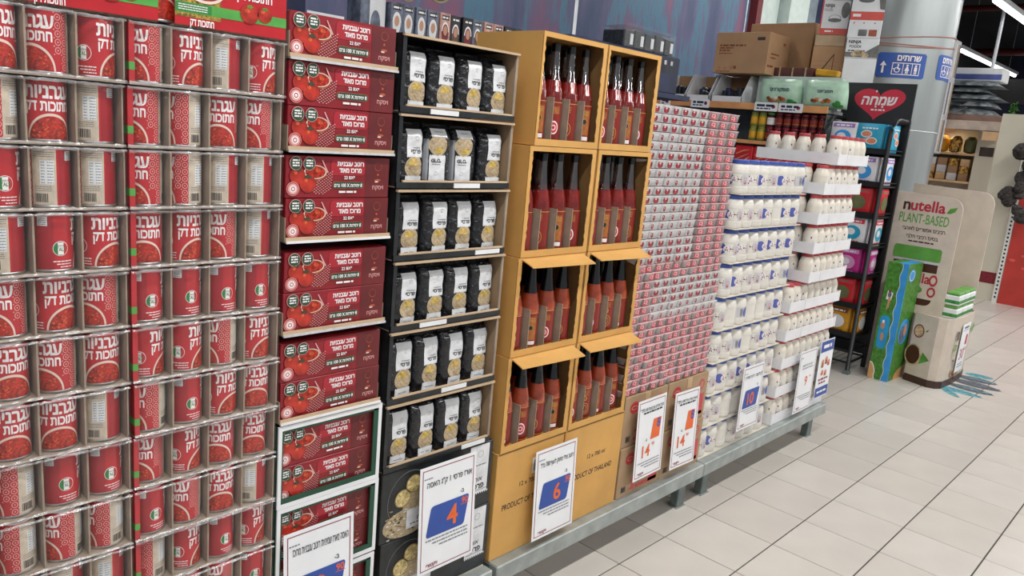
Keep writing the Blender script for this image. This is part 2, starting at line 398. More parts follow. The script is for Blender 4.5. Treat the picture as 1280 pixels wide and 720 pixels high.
class Print:
    def __init__(s, warp, dh=0.0004):
        s.mb = MB(); s.w = warp; s.dh = dh
    def add(s, vs, fs, k, L):
        h = s.dh * (L + 1)
        s.mb.add([s.w(u, v, h) for u, v in vs], fs, k)
    def rect(s, u0, v0, u1, v1, k, L=0, nx=1, ny=1):
        vs = [(u0 + (u1 - u0) * i / nx, v0 + (v1 - v0) * j / ny) for j in range(ny + 1) for i in range(nx + 1)]
        s.add(vs, [(j * (nx + 1) + i, j * (nx + 1) + i + 1, (j + 1) * (nx + 1) + i + 1, (j + 1) * (nx + 1) + i) for j in range(ny) for i in range(nx)], k, L)
    def ell(s, cu, cv, ru, rv, k, L=0, n=20, rings=1, a0=0, a1=2 * PI, inner=0.0, clip=None):
        vs = []; m = n + 1
        for j in range(rings + 1):
            t = inner + (1 - inner) * j / rings
            for i in range(m):
                a = a0 + (a1 - a0) * i / n
                v = cv + t * rv * math.sin(a)
                if clip is not None: v = max(v, clip)
                vs.append((cu + t * ru * math.cos(a), v))
        s.add(vs, [(j * m + i, j * m + i + 1, (j + 1) * m + i + 1, (j + 1) * m + i) for j in range(rings) for i in range(n)], k, L)
    def ring(s, cu, cv, r, t, k, L=0, n=16, rv=None, a0=0, a1=2 * PI, clip=None):
        s.ell(cu, cv, r, rv or r, k, L, n, 1, a0, a1, 1 - t / r, clip)
    def poly(s, pts, k, L=0):
        tr = tessellate_polygon([[Vector((u, v, 0)) for u, v in pts]])
        fs = []
        for t in tr:
            a, b, c = [pts[i] for i in t]
            cr = (b[0] - a[0]) * (c[1] - a[1]) - (b[1] - a[1]) * (c[0] - a[0])
            fs.append(tuple(t) if cr > 0 else (t[0], t[2], t[1]))
        s.add(pts, fs, k, L)
    def rrect(s, u0, v0, u1, v1, r, k, L=0, shear=0.0):
        pts = []
        for cx, cy, a in ((u1 - r, v0 + r, -PI / 2), (u1 - r, v1 - r, 0), (u0 + r, v1 - r, PI / 2), (u0 + r, v0 + r, PI)):
            for i in range(5):
                t = a + PI / 2 * i / 4
                pts.append((cx + r * math.cos(t), cy + r * math.sin(t)))
        s.poly([(u + shear * (v - v0), v) for u, v in pts], k, L)
    def text(s, t, cu, cv, h, k, L=1, bold=0.0, maxw=None, shear=0.0, slope=0.0, align='C', rot=0.0):
        vs, fs, w = text_geo(t, bold)
        sx = h if not maxw else min(h, maxw / w)
        off = 0 if align == 'C' else (w * sx / 2 if align == 'L' else -w * sx / 2)
        c, n = math.cos(rot), math.sin(rot)
        out = []
        for x, y, q in vs:
            x, y = x * sx + off + shear * y * h, y * h
            out.append(s.w(cu + x * c - y * n, cv + x * n + y * c + slope * x, s.dh * (L + 1 + q * .12)))
        s.mb.add(out, fs, k)
    def dashes(s, u0, u1, v, h, k, L=1, seed=0, slope=0.0):
        """a line of print too small to read"""
        r = random.Random(seed); u = u0
        while u < u1:
            w = min(h * r.uniform(1.2, 4), u1 - u)
            a, b = v + slope * (u - u0), v + slope * (u + w - u0)
            s.add([(u, a), (u + w, b), (u + w, b + h), (u, a + h)], [(0, 1, 2, 3)], k, L)
            u += w + h * .6
    def barcode(s, u0, v0, u1, v1, k, L=1, seed=0):
        r = random.Random(seed); u = u0; n = 0
        step = (u1 - u0) / 22
        while u < u1 - step:
            w = step * r.choice((.6, .6, 1.2, 1.7)); s.rect(u, v0, u + w, v1, k, L); u += w + step * r.choice((.5, .6, 1.1))

# ================================================================ SETTING
def build_setting():
    fl = ob('floor', MB().box(-6, 16, -7, 6, -.03, -.005, 'grout'), kind='structure')
    T = .33
    R = cam.rotation_euler.to_matrix()
    def sees(x, y):
        d = R.transposed() @ (Vector((x, y, 0)) - CAM)
        if d.z > -.2: return None
        u, v = 640 + 967.6 * d.x / -d.z, 360 - 967.6 * d.y / -d.z
        return (-60 < u < 1340 and 300 < v < 800), -d.z
    g = .0021
    meshes = [MB().bbox(-T / 2 + g, T / 2 - g, -T / 2 + g * 1.5, T / 2 - g * 1.5, -.012, 0, k, .0012).mesh('tile') for k in ('tile', 'tile_b', 'tile_c')]
    cand = []; rest = MB()
    for i in range(-17, 20):
        for j in range(-17, 48):
            cx, cy = (j + .5) * T, -(i + .5) * T
            q = [sees(cx + a * T * .5, cy + b * T * .5) for a in (-1, 1) for b in (-1, 1)]
            vis = any(s and s[0] for s in q) and cy < .8
            cand.append(((min(s[1] for s in q if s) if vis else 99), cx, cy))
    cand.sort()
    n = 0
    for d, cx, cy in cand:
        if d < 99 and n < 290:
            t = ob('tile', RND.choice(meshes), fl, (cx, cy, 0)); n += 1
        else:
            rest.add([(cx - T / 2 + g, cy - T / 2 + g, 0), (cx + T / 2 - g, cy - T / 2 + g, 0), (cx + T / 2 - g, cy + T / 2 - g, 0), (cx - T / 2 + g, cy + T / 2 - g, 0)], [(0, 1, 2, 3)], 'tile')
    ob('far_tiles', rest, fl, kind='stuff')
    ob('ceiling', MB().box(-6, 22, -7, 7, 4.6, 4.7, 'ceiling_dark'), kind='structure')
    b = MB(); b.box(-6, 22, 3.6, 3.8, 3.3, 4.6, 'beam_dark')
    ob('trim_1', b, kind='structure')
    ob('trim_2', MB().box(15.8, 16, -7, 7, 3.0, 3.5, 'duct'), kind='structure')
    ob('trim_3', MB().tube([(14.6, -6, 3.9), (14.6, 6, 3.9)], .07, 'pipe_red'), kind='structure')
    ob('trim_4', MB().tube([(11.6, -6, 4.25), (11.6, 6, 4.25)], .05, 'pipe_red'), kind='structure')
    ob('wall_back', MB().box(-6, 5.05, 3.2, 3.3, 0, 4.6, 'mural'), kind='structure')
    ob('wall_right', MB().box(20, 20.1, -7, 7, 0, 4.6, 'navy_wall'), kind='structure')
    # end of the mural: red pipe and pale panels
    ob('trim_5', MB().box(5.05, 5.17, 3.1, 3.25, 0, 4.6, 'pipe_red'), kind='structure')
    p = MB(); p.box(5.17, 5.62, 3.12, 3.25, 0, 4.6, 'panel_mint'); ob('trim_6', p, kind='structure')
    p = MB(); p.box(5.68, 6.2, 3.0, 3.25, 0, 4.6, 'panel_mint'); p.box(5.62, 5.68, 3.14, 3.25, 0, 4.6, 'panel_slate'); p.box(6.2, 6.55, 3.05, 3.25, 0, 4.6, 'panel_slate')
    ob('trim_7', p, kind='structure')
    p = MB(); p.box(6.55, 9, 3.1, 3.25, 0, 4.6, 'navy'); ob('wall_front', p, kind='structure')

def fixture(x, y, z, L, lab):
    t = ob('strip_light', None, loc=(x, y, z), label=lab, cat='ceiling light', group='strip lights under the dark ceiling')
    ob('housing', MB().bbox(-L / 2, L / 2, -.06, .06, .02, .08, 'pole_white', .006), t)
    ob('tube', MB().tube([(-L / 2 + .02, 0, 0), (L / 2 - .02, 0, 0)], .028, 'tube_glow'), t)
    for sx in (-.35, .35):
        ob('hanger', MB().tube([(sx * L, 0, .08), (sx * L, 0, 4.6 - z)], .006, 'pole_white', 6), t)

def build_lights():
    fixture(8.6, 1.2, 3.6, 2.7, 'glowing strip light nearest the steel column, cut by the picture corner')
    fixture(14.0, 2.72, 3.6, 4.4, 'long glowing strip light far behind the steel column, above the grey bags')
    k = 0
    for x, y, w in LAMP_ROWS:
        fixture(x, y, 3.9, 5.0, 'strip light in the %s lamp run outside the picture above the aisle' % ORD[k]); k += 1

def stand(x0, x1, lab):
    t = ob('display_stand', None, loc=(x0, .08, 0), label=lab, cat='stand', group='low steel display stands')
    L = x1 - x0
    ob('deck', MB().box(0, L, .0305, .869, .185, .1985, 'deck'), t)
    ob('rail', MB().bbox(-.005, L + .005, -.012, .03, .132, .1975, 'galv', .004), t, label='front steel rail')
    ob('rail', MB().bbox(-.005, L + .005, .87, .91, .132, .198, 'galv', .004), t)
    for sx in (0, L - .03):
        ob('side_bar', MB().bbox(sx, sx + .03, .03, .87, .14, .184, 'galv_dark', .003), t)
    lg = MB(); lg.bbox(-.03, .03, -.02, .02, 0, .132, 'galv_dark', .003); lg.box(-.036, .036, -.026, .026, 0, .004, 'galv')
    lm = lg.mesh('leg')
    for lx in (.1, L - .1):
        for ly in (.045, .84):
            ob('leg', lm, t, (lx, ly, 0))

# ================================================================ TOMATO CANS
CR, CH = .0366, .108
def can_meshes():
    b = MB()
    prof = [(.030, .002), (.0345, 0), (CR + .0006, .0015), (CR + .0006, .004), (CR, .0055), (CR, CH - .0055), (CR + .0006, CH - .004), (CR + .0006, CH - .001), (CR - .001, CH), (CR - .003, CH - .003), (0.001, CH - .0035)]
    b.lathe(prof, 'can_metal', 40, seg=['can_metal'] * 4 + ['can_red'] + ['can_metal'] * 5)
    p = Print(cyl(CR), .00028)
    nx = 10
    # dark red stamp field, then the roundel
    p.rect(-.1145, .006, -.074, .102, 'can_dark', 0, 10)
    p.rect(-.102, .083, -.084, .099, 'panel_white', 1, 4)
    for k in range(4): p.dashes(-.100, -.086, .085 + k * .0035, .0014, 'grey_ink', 2, k)
    p.ell(-.063, .043, .0135, .0135, 'text_white', 1, 20, 3)
    p.ell(-.063, .043, .0125, .0125, 'flag_green', 2, 10, 3, PI / 2, PI * 1.5)
    p.ell(-.063, .043, .0125, .0125, 'can_red', 2, 10, 3, -PI / 2, PI / 2)
    p.rect(-.068, .032, -.058, .054, 'text_white', 3, 2)
    p.text('MADE IN', -.063, .0465, .0030, 'black_ink', 4, 0, .012)
    p.text('ITALY', -.063, .0385, .0066, 'flag_green', 4, .02, .018)
    for k in range(3): p.dashes(-.076 + k * .006, -.042, .019 - k * .005, .0018, 'text_white', 1, k + 5)
    # front: two lines of lettering and the bowl
    p.text(heb('עגבניות'), .001, .0745, .0205, 'text_white', 1, .045, .084)
    p.text(heb('חתוכות דק'), .001, .0535, .0155, 'text_white', 1, .035, .078)
    p.ell(.004, .006, .0405, .0430, 'bowl_white', 1, 30, 5, 0, PI)
    p.ell(.004, .006, .0370, .0385, 'tomato_bits', 2, 30, 5, 0, PI)
    rr = random.Random(3)
    for k in range(60):
        a, q = rr.uniform(.1, PI - .1), rr.uniform(.1, .9) ** .5
        p.ell(.004 + .035 * q * math.cos(a), .006 + .0365 * q * math.sin(a), rr.uniform(.001, .0024), rr.uniform(.001, .0022), rr.choice(('bits_orange', 'can_dark', 'bits_orange', 'can_red')), 3, 6)
    # rosette pattern
    for i in range(2):
        for j in range(7):
            cu, cv = .0495 + i * .0135, .0135 + j * .0135
            if i == 0 and j < 2: continue
            p.ring(cu, cv, .0058, .0015, 'ring_pink', 1, 14)
            p.ell(cu, cv, .0016, .0016, 'ring_pink', 1, 6)
            for a in range(4):
                p.ell(cu + .0094 * math.cos(a * PI / 2 + PI / 4), cv + .0094 * math.sin(a * PI / 2 + PI / 4), .0013, .0013, 'ring_pink', 1, 6)
    # nutrition side
    p.rect(.070, .006, .111, .102, 'beige_panel', 1, 9)
    for k in range(3): p.dashes(.073, .108, .096 - k * .0035, .0013, 'grey_ink', 2, 40 + k)
    p.rect(.084, .042, .107, .083, 'panel_white', 2, 5)
    for k in range(8): p.dashes(.086, .092, .044 + k * .005, .0014, 'grey_ink', 3, 60 + k); p.dashes(.096, .106, .044 + k * .005, .0014, 'grey_ink', 3, 80 + k)
    p.barcode(.075, .011, .097, .026, 'black_ink', 2, 4)
    for k in range(3): p.dashes(.075, .103, .030 + k * .0035, .0013, 'grey_ink', 2, 90 + k)
    return b.mesh('can'), p.mb.mesh('printed_label')

FACE = {'F': (0, 'front lettering and bowl'), 'f': (.012, 'lettering and bowl, slightly turned'), 'P': (.034, 'bowl edge and pink rosettes'), 'I': (-.043, 'flag roundel beside lettering'), 'i': (-.024, 'lettering beside bowl'),
        'B': (.062, 'rosettes and beige side'), 'N': (.101, 'beige nutrition side'), 'S': (-.074, 'flag roundel and white stamp'), 'Q': (.052, 'pink rosettes')}
LFACES = ['PFPI', 'FBFN', 'NSNN', 'FNSi', 'SPiP', 'IFPF', 'BFFN', 'PBSS', 'NBQB', 'FPNN', 'SFBI', 'PNFI', 'FPIS']
RFACES = ['PiNI', 'PBfP', 'PBNN', 'fiPN', 'SSSS', 'IIQi', 'QSiF', 'PIfF', 'SPFN', 'BISI', 'NFPS', 'IPFB', 'FSNI']

def tray_meshes(W):
    D = .26
    base = MB(); base.box(0, W, 0, D, 0, .0035, 'carton_grey'); base.box(0, W, -.002, .0015, 0, .0055, 'carton_grey')
    base.box(0, .002, 0, D, .0035, .011, 'carton_grey'); base.box(W - .002, W, 0, D, .0035, .011, 'carton_grey')
    div = MB(); div.box(-.0018, .0018, .002, .075, .0035, .117, 'carton_grey')
    side = MB(); side.box(0, .003, 0, D, .0035, .117, 'can_red'); side.box(-.0004, .0034, -.001, D, .028, .043, 'stripe_green'); side.box(0, .0105, -.002, -.0006, .0055, .117, 'can_red'); side.box(0, .0106, -.0024, -.002, .028, .043, 'stripe_green')
    side2 = MB(); side2.box(-.0028, -.0002, 0, D, .0035, .117, 'carton_grey')
    back = MB(); back.box(0, W, D - .004, D, .0035, .117, 'carton_grey')
    f = MB(); nx, nz = 16, 8
    vs = []; rr = random.Random(5)
    for j in range(nz + 1):
        for i in range(nx + 1):
            vs.append((-.0015 + (W + .003) * i / nx, -.0045 - .0015 * rr.random(), .002 + .118 * j / nz))
    f.add(vs, [(j * (nx + 1) + i, j * (nx + 1) + i + 1, (j + 1) * (nx + 1) + i + 1, (j + 1) * (nx + 1) + i) for j in range(nz) for i in range(nx)], 'shrink_film', True)
    f.add([(-.0015, -.005, .002), (-.0015, D, .002), (-.0015, D, .12), (-.0015, -.005, .12)], [(0, 1, 2, 3)], 'shrink_film')
    c = MB(); n = 40
    for z0, amp in ((.0035, .003), (.1165, .003)):
        vs = []
        for i in range(n + 1):
            x = -.0015 + (W + .003) * i / n
            t0, t1 = z0 - amp * (.6 + .7 * rr.random()), z0 + amp * (.6 + .9 * rr.random())
            vs += [(x, -.006 - .001 * rr.random(), t0), (x, -.0085 - .003 * rr.random(), z0), (x, -.006, t1)]
        c.add(vs, [(3 * i + a, 3 * i + 3 + a, 3 * i + 4 + a, 3 * i + 1 + a) for i in range(n) for a in (0, 1)], 'film_crease', False)
    return [m.mesh(nm) for m, nm in ((base, 'tray_base'), (div, 'divider'), (side, 'printed_side'), (side2, 'plain_side'), (back, 'back_board'), (f, 'shrink_wrap'), (c, 'wrap_seam'))]

def carton_front(W):
    """printed carton front left standing on the top row"""
    b = MB(); b.box(0, W, 0, .003, 0, .125, 'can_red')
    p = Print(plane(0, 0, 0))
    p.rect(0, .028, W, .048, 'stripe_green', 1); p.rect(0, .020, .095, .128 - .004, 'gold_field', 0)
    p.rect(0, .030, .075, .047, 'flag_green', 2)
    for k in range(3): p.dashes(.006, .066, .033 + k * .0045, .0018, 'text_white', 3, k)
    p.ell(.062, .078, .042, .028, 'bowl_white', 4, 24); p.ell(.062, .079, .037, .023, 'tomato_bits', 5, 24)
    rr = random.Random(8)
    for k in range(30):
        a, q = rr.uniform(0, 2 * PI), rr.random() ** .5
        p.ell(.062 + .034 * q * math.cos(a), .079 + .02 * q * math.sin(a), .0025, .002, rr.choice(('bits_orange', 'can_red')), 6, 6)
    p.text(heb('חתוכות דק'), .055, .005, .012, 'text_white', 3, .03, .05)
    p.text(heb('עגבניות'), .170, .098, .020, 'text_white', 2, .035, .08); p.text(heb('חתוכות דק'), .170, .072, .016, 'text_white', 2, .03, .08)
    for cu, cv, r in ((.158, .045, .021), (.193, .048, .017)):
        p.ell(cu, cv, r, r * .95, 'fresh_tomato', 4, 18); p.ell(cu - .005, cv + .006, r * .3, r * .22, 'bits_orange', 5, 10)
        for a in range(5): p.ell(cu + .004 * math.cos(a * 1.26), cv + r * .7 + .0025 * math.sin(a * 1.26), .0035, .0014, 'leaf_green', 6, 6)
    return b.mesh('carton_front'), p.mb.mesh('printed_front')

def build_cans():
    can, lab = can_meshes()
    W = .334; pitch = W / 4; PH = .1227
    tm = tray_meshes(W)
    for side, x0, faces in (('left', -3.4545, LFACES), ('right', -3.1125, RFACES)):
        for r in range(13):                         # r = 0 is the topmost full row
            z = .2 + (12 - r) * PH
            jx = RND.uniform(-.0018, .0018); jy = RND.uniform(-.004, .004)
            t = ob('can_tray', None, loc=(x0 + jx, .11 + jy, z), label='shrink-wrapped cardboard tray of tomato cans, %s full row from top, %s stack' % (ORD[r], side), cat='tray', group='trays of tomato cans')
            ob('tray_base', tm[0], t); ob('printed_side', tm[2], t, label='red carton side with a green stripe'); ob('plain_side', tm[3], t, (W, 0, 0)); ob('back_board', tm[4], t)
            for k in (1, 2, 3): ob('divider', tm[1], t, (pitch * k, 0, 0))
            ob('shrink_wrap', tm[5], t); ob('wrap_seam', tm[6], t)
            for c in range(4):
                u0, txt = FACE[faces[r][c]]
                px, py = x0 + jx + pitch * (c + .5) + RND.uniform(-.0005, .0005), .11 + jy + CR + .004 + RND.uniform(0, .003)
                look = math.atan2(px - CAM.x, py - CAM.y)             # the shopper's side of the can
                o = ob('tomato_can', can, None, (px, py, z + .0036), sc=(1, 1, 1.085), rz=-look * .6 - (u0 + RND.uniform(-.004, .004)) / CR,
                       label='red tomato can, %s, %s in %s full row, %s stack' % (txt, ORD[c], ORD[r], side), cat='can', group='tomato cans')
                ob('printed_label', lab, o)
    cm, pm = carton_front(.245)
    for side, x0 in (('left', -3.300), ('right', -3.022)):
        z = .2 + 13 * PH
        t = ob('can_tray', None, loc=(x0, .108, z), label='tomato can tray with printed carton front, on top of the %s can stack' % side, cat='tray', group='trays of tomato cans')
        ob('tray_base', MB().box(0, .245, 0, .26, 0, .0035, 'carton_grey'), t)
        f = ob('carton_front', cm, t); ob('printed_front', pm, f)
        ob('back_board', tm[4], t, sc=(.245 / W, 1, 1))
    o = ob('tomato_can', can, None, (-3.005 - .036, .16, z + .0036), rz=-.2, label='red tomato can in the gap between the two printed carton fronts', cat='can', group='tomato cans')
    o.location.x = -3.036
    ob('printed_label', lab, o)

# ================================================================ TOMATO SAUCE CARTONS
def sauce_meshes():
    W, H, D = .298, .1, .27
    b = MB(); b.bbox(0, W, 0, D, 0, H, 'sauce_red', .0015)
    p = Print(plane())
    p.rect(.225, .001, W - .001, H - .001, 'sauce_dark', 0)
    p.rrect(.122, .055, .222, .094, .010, 'sauce_panel', 1)
    p.text(heb('רוטב עגבניות'), .178, .078, .0105, 'text_white', 3, .035, .078)
    p.text(heb('מרוכז מאוד'), .178, .062, .0105, 'text_white', 3, .035, .066)
    p.text('22 BX*', .176, .046, .008, 'text_white', 3, .03)
    p.rrect(.127, .022, .219, .040, .008, 'copper', 2); p.rrect(.1282, .0232, .2178, .0388, .0072, 'pill_green', 3)
    p.text(heb('8 יחידות X 100 גרם'), .173, .0268, .0085, 'text_white', 4, .03, .082)
    p.dashes(.146, .2, .012, .005, 'text_white', 3, 2)
    # tomatoes, bowl, napkin
    for k in range(7):
        for j in range(13):
            u, v = .062 + j * .0052 + k * .0045, .018 + j * .0032 - k * .0036 + .006
            if u < .125 and v > .006: p.poly([(u, v), (u + .0034, v + .0006), (u + .003, v + .0026), (u - .0003, v + .002)], 'napkin', 2)
    p.ell(.078, .060, .033, .0185, 'copper', 3, 22); p.ring(.078, .062, .031, .003, 'bowl_white', 4, 22, .0165); p.ell(.078, .062, .026, .0125, 'tomato_bits', 5, 20)
    p.ell(.085, .066, .007, .005, 'bits_orange', 6, 10); p.poly([(.094, .091), (.097, .091), (.114, .062), (.110, .060)], 'napkin', 6)
    for cu, cv, r in ((.030, .052, .021), (.058, .034, .022)):
        p.ell(cu, cv, r, r * .95, 'fresh_tomato', 6, 18); p.ell(cu - .006, cv + .008, r * .25, r * .2, 'bits_orange', 7, 8)
        for a in range(5): p.ell(cu + .006 * math.cos(a * 1.26 + .3), cv + r * .75 + .003 * math.sin(a * 1.26 + .3), .005, .0016, 'pill_green', 8, 6)
    p.ell(.018, .022, .017, .017, 'napkin', 8, 18); p.ring(.018, .022, .0155, .002, 'can_red', 9, 18); p.ell(.018, .022, .009, .009, 'text_white', 9, 14); p.ring(.018, .022, .0055, .0018, 'can_red', 10, 12)
    for cu in (.024, .060):
        p.ell(cu, .082, .0165, .0165, 'napkin', 8, 20); p.ell(cu, .082, .015, .015, 'pill_green', 9, 20)
        for k in range(3): p.dashes(cu - .009, cu + .009, .075 + k * .0062, .0035, 'text_white', 10, k)
    # mark on the dark end
    p.ring(.262, .078, .011, .0012, 'copper', 2, 14); p.ell(.262, .058, .003, .003, 'bits_orange', 2, 8)
    p.ell(.262, .044, .010, .0032, 'copper', 2, 10); p.ell(.258, .040, .006, .002, 'bowl_white', 3, 8)
    p.text(heb('ויסקח'), .263, .021, .009, 'napkin', 2, .02, .034)
    return b.mesh('sauce_carton'), p.mb.mesh('printed_front')

def build_sauce():
    b, p = sauce_meshes(); X0, Y0 = -2.766, .112
    levels = [(.2, 2, True), (.43, 2, True), (.655, 2, True), (.884, 2, False), (1.111, 2, False), (1.341, 2, False), (1.555, 2, False), (1.762, 1, False)]
    W = .304
    for li, (z, n, framed) in enumerate(levels):
        nth = len(levels) - 1 - li
        jx = RND.uniform(-.002, .003)
        t = ob('sauce_tray', None, loc=(X0 + jx, Y0, z), label=('white edged dark green case with cut-out window, %s' if framed else 'cardboard tray under red tomato sauce cartons, %s') % (ORD[nth] + ' level from top'), cat='case' if framed else 'tray', group='trays of tomato sauce cartons')
        ob('tray_base', MB().box(0, W, 0, .285, 0, .004, 'carton_grey'), t)
        lip = MB(); lip.box(0, W, -.006, -.003, 0, .013, 'kraft_light'); lip.box(0, W, -.010, -.006, -.001, .0045, 'white_card' if li in (5, 3) else 'label_grey')
        if not framed:
            ob('front_lip', lip, t, label='torn front lip of the tray')
            ob('side_board', MB().box(-.003, -.0005, -.004, .28, .004, .06, 'kraft_dark'), t)
            ob('side_board', MB().box(W + .001, W + .004, .01, .28, .004, .05, 'kraft_dark'), t)
        else:
            H = .226
            fr = MB()
            for a in ((-.004, W + .008, -.006, -.001, 0, .012), (-.004, W + .008, -.006, -.001, H - .014, H - .002), (-.004, .006, -.006, -.001, .012, H - .014), (W - .003, W + .008, -.006, -.001, .012, H - .014)):
                fr.box(*a, 'white_card')
            ob('white_frame', fr, t)
            gr = MB(); gr.box(.006, W - .003, -.005, -.001, .012, .026, 'case_green'); gr.box(W - .018, W - .003, -.005, -.001, .026, H - .014, 'case_green'); gr.box(.001, W + .004, -.005, -.001, H - .020, H - .014, 'case_green')
            gr.box(.006, .010, -.005, -.001, .026, H - .02, 'case_green')
            ob('green_frame', gr, t)
            ob('side_wall', MB().box(W - .002, W + .004, -.001, .28, .004, H - .004, 'kraft_light'), t)
            ob('side_wall', MB().box(-.004, -.001, -.001, .28, .004, H - .004, 'case_green'), t)
        for k in range(n):
            dz = .0045 + k * .101
            o = ob('sauce_carton', b, None, (X0 + jx + .003 + RND.uniform(-.002, .002), Y0 + .002 + RND.uniform(0, .004) + (.004 if framed else 0), z + dz),
                   label='red tomato sauce carton, %s in the tray %s level from top' % (('lower' if k == 0 else 'upper') if n == 2 else 'alone', ORD[nth]), cat='carton', group='red tomato sauce cartons')
            if framed: o.scale = (.97, 1, 1)
            ob('printed_front', p, o)

# ================================================================ RICE
def bag_surface(w, d, h, seed):
    def hw(v):                                  # half width at height v
        t = v / h
        return w / 2 * (1 - .10 * max(0, (t - .8) / .2) ** 2 - .05 * max(0, (.08 - t) / .08))
    def fy(u, v):
        t = v / h; a = abs(u) / hw(v)
        e = (1 - min(1, a) ** 5) ** .5
        pinch = 1 - .55 * max(0, (t - .84) / .16) ** 1.3
        nz = noise.noise(Vector((u * 30 + seed * 7, v * 22, seed))) * .004 + noise.noise(Vector((u * 80, v * 60 + seed * 3, seed * 2))) * .0016
        return -d / 2 * e * pinch - nz
    return hw, fy
def bag_meshes(seed, upside=False):
    w, d, h = .095, .062, .170
    hw, fy = bag_surface(w, d, h, seed)
    b = MB(); nx, nz = 12, 16
    for sgn in (1, -1):
        vs = []
        for j in range(nz + 1):
            v = h * j / nz
            for i in range(nx + 1):
                u = hw(v) * math.sin((i / nx * 2 - 1) * PI / 2)
                vs.append((u, fy(u, v) if sgn == 1 else -fy(-u, v), v))
        f = [(j * (nx + 1) + i, j * (nx + 1) + i + 1, (j + 1) * (nx + 1) + i + 1, (j + 1) * (nx + 1) + i) for j in range(nz) for i in range(nx)]
        b.add(vs, f if sgn == 1 else [q[::-1] for q in f], 'black_foil', True)
    b.add([(-.046, -.003, h - .004), (.046, -.003, h - .004), (.044, .002, h + .008), (-.044, .001, h + .008)], [(0, 1, 2, 3)], 'black_foil')
    b.box(-w / 2 * .9, w / 2 * .9, -d / 2 * .8, d / 2 * .8, 0, .002, 'black_foil')
    def warp(u, v, hh):
        if upside: v = h - v; u = -u
        return (u, fy(u, v) - hh - .0006, v)
    p = Print(warp, .0005)
    x0, x1 = -.018, .036
    p.rect(x0, .082, x1, .160, 'rice_label', 0, 5, 8)
    for k in range(9):                             # deckled lower edge
        u = x0 + (x1 - x0) * (k + .5) / 9
        p.poly([(u - .0023, .082), (u, .0785), (u + .0023, .082)], 'rice_label', 0)
    p.text(heb('פרסי'), .014, .092, .0105, 'black_ink', 1, .03)
    p.dashes(.0, .028, .1065, .0025, 'grey_ink', 1, 3); p.ring(.014, .135, .006, .0008, 'grey_ink', 1, 10)
    p.ell(.009, .052, .031, .031, 'rice_grain', 0, 20, 4); p.ell(.005, .066, .016, .011, 'rice_yellow', 1, 14, 2)
    rr = random.Random(seed)
    for k in range(26):
        a, q = rr.uniform(0, 2 * PI), rr.random() ** .5
        p.ell(.009 + .027 * q * math.cos(a), .048 + .024 * q * math.sin(a), .0034, .0011, rr.choice(('beige_panel', 'bread_tan', 'kraft_light', 'kraft')), 2, 6)
    p.rect(-.020, .004, .034, .026, 'rice_label', 2, 5, 3)
    for k in range(10):
        u = -.020 + .054 * (k + .5) / 10
        p.poly([(u - .0022, .026), (u + .0022, .026), (u, .029)], 'rice_label', 2)
    p.dashes(-.008, .022, .012, .002, 'grey_ink', 3, 6)
    # silver seam strip on the flank
    p.rect(.0385, .035, .0465, .155, 'silver_strip', 0, 2, 8)
    return b.mesh('rice_bag'), p.mb.mesh('printed_label')

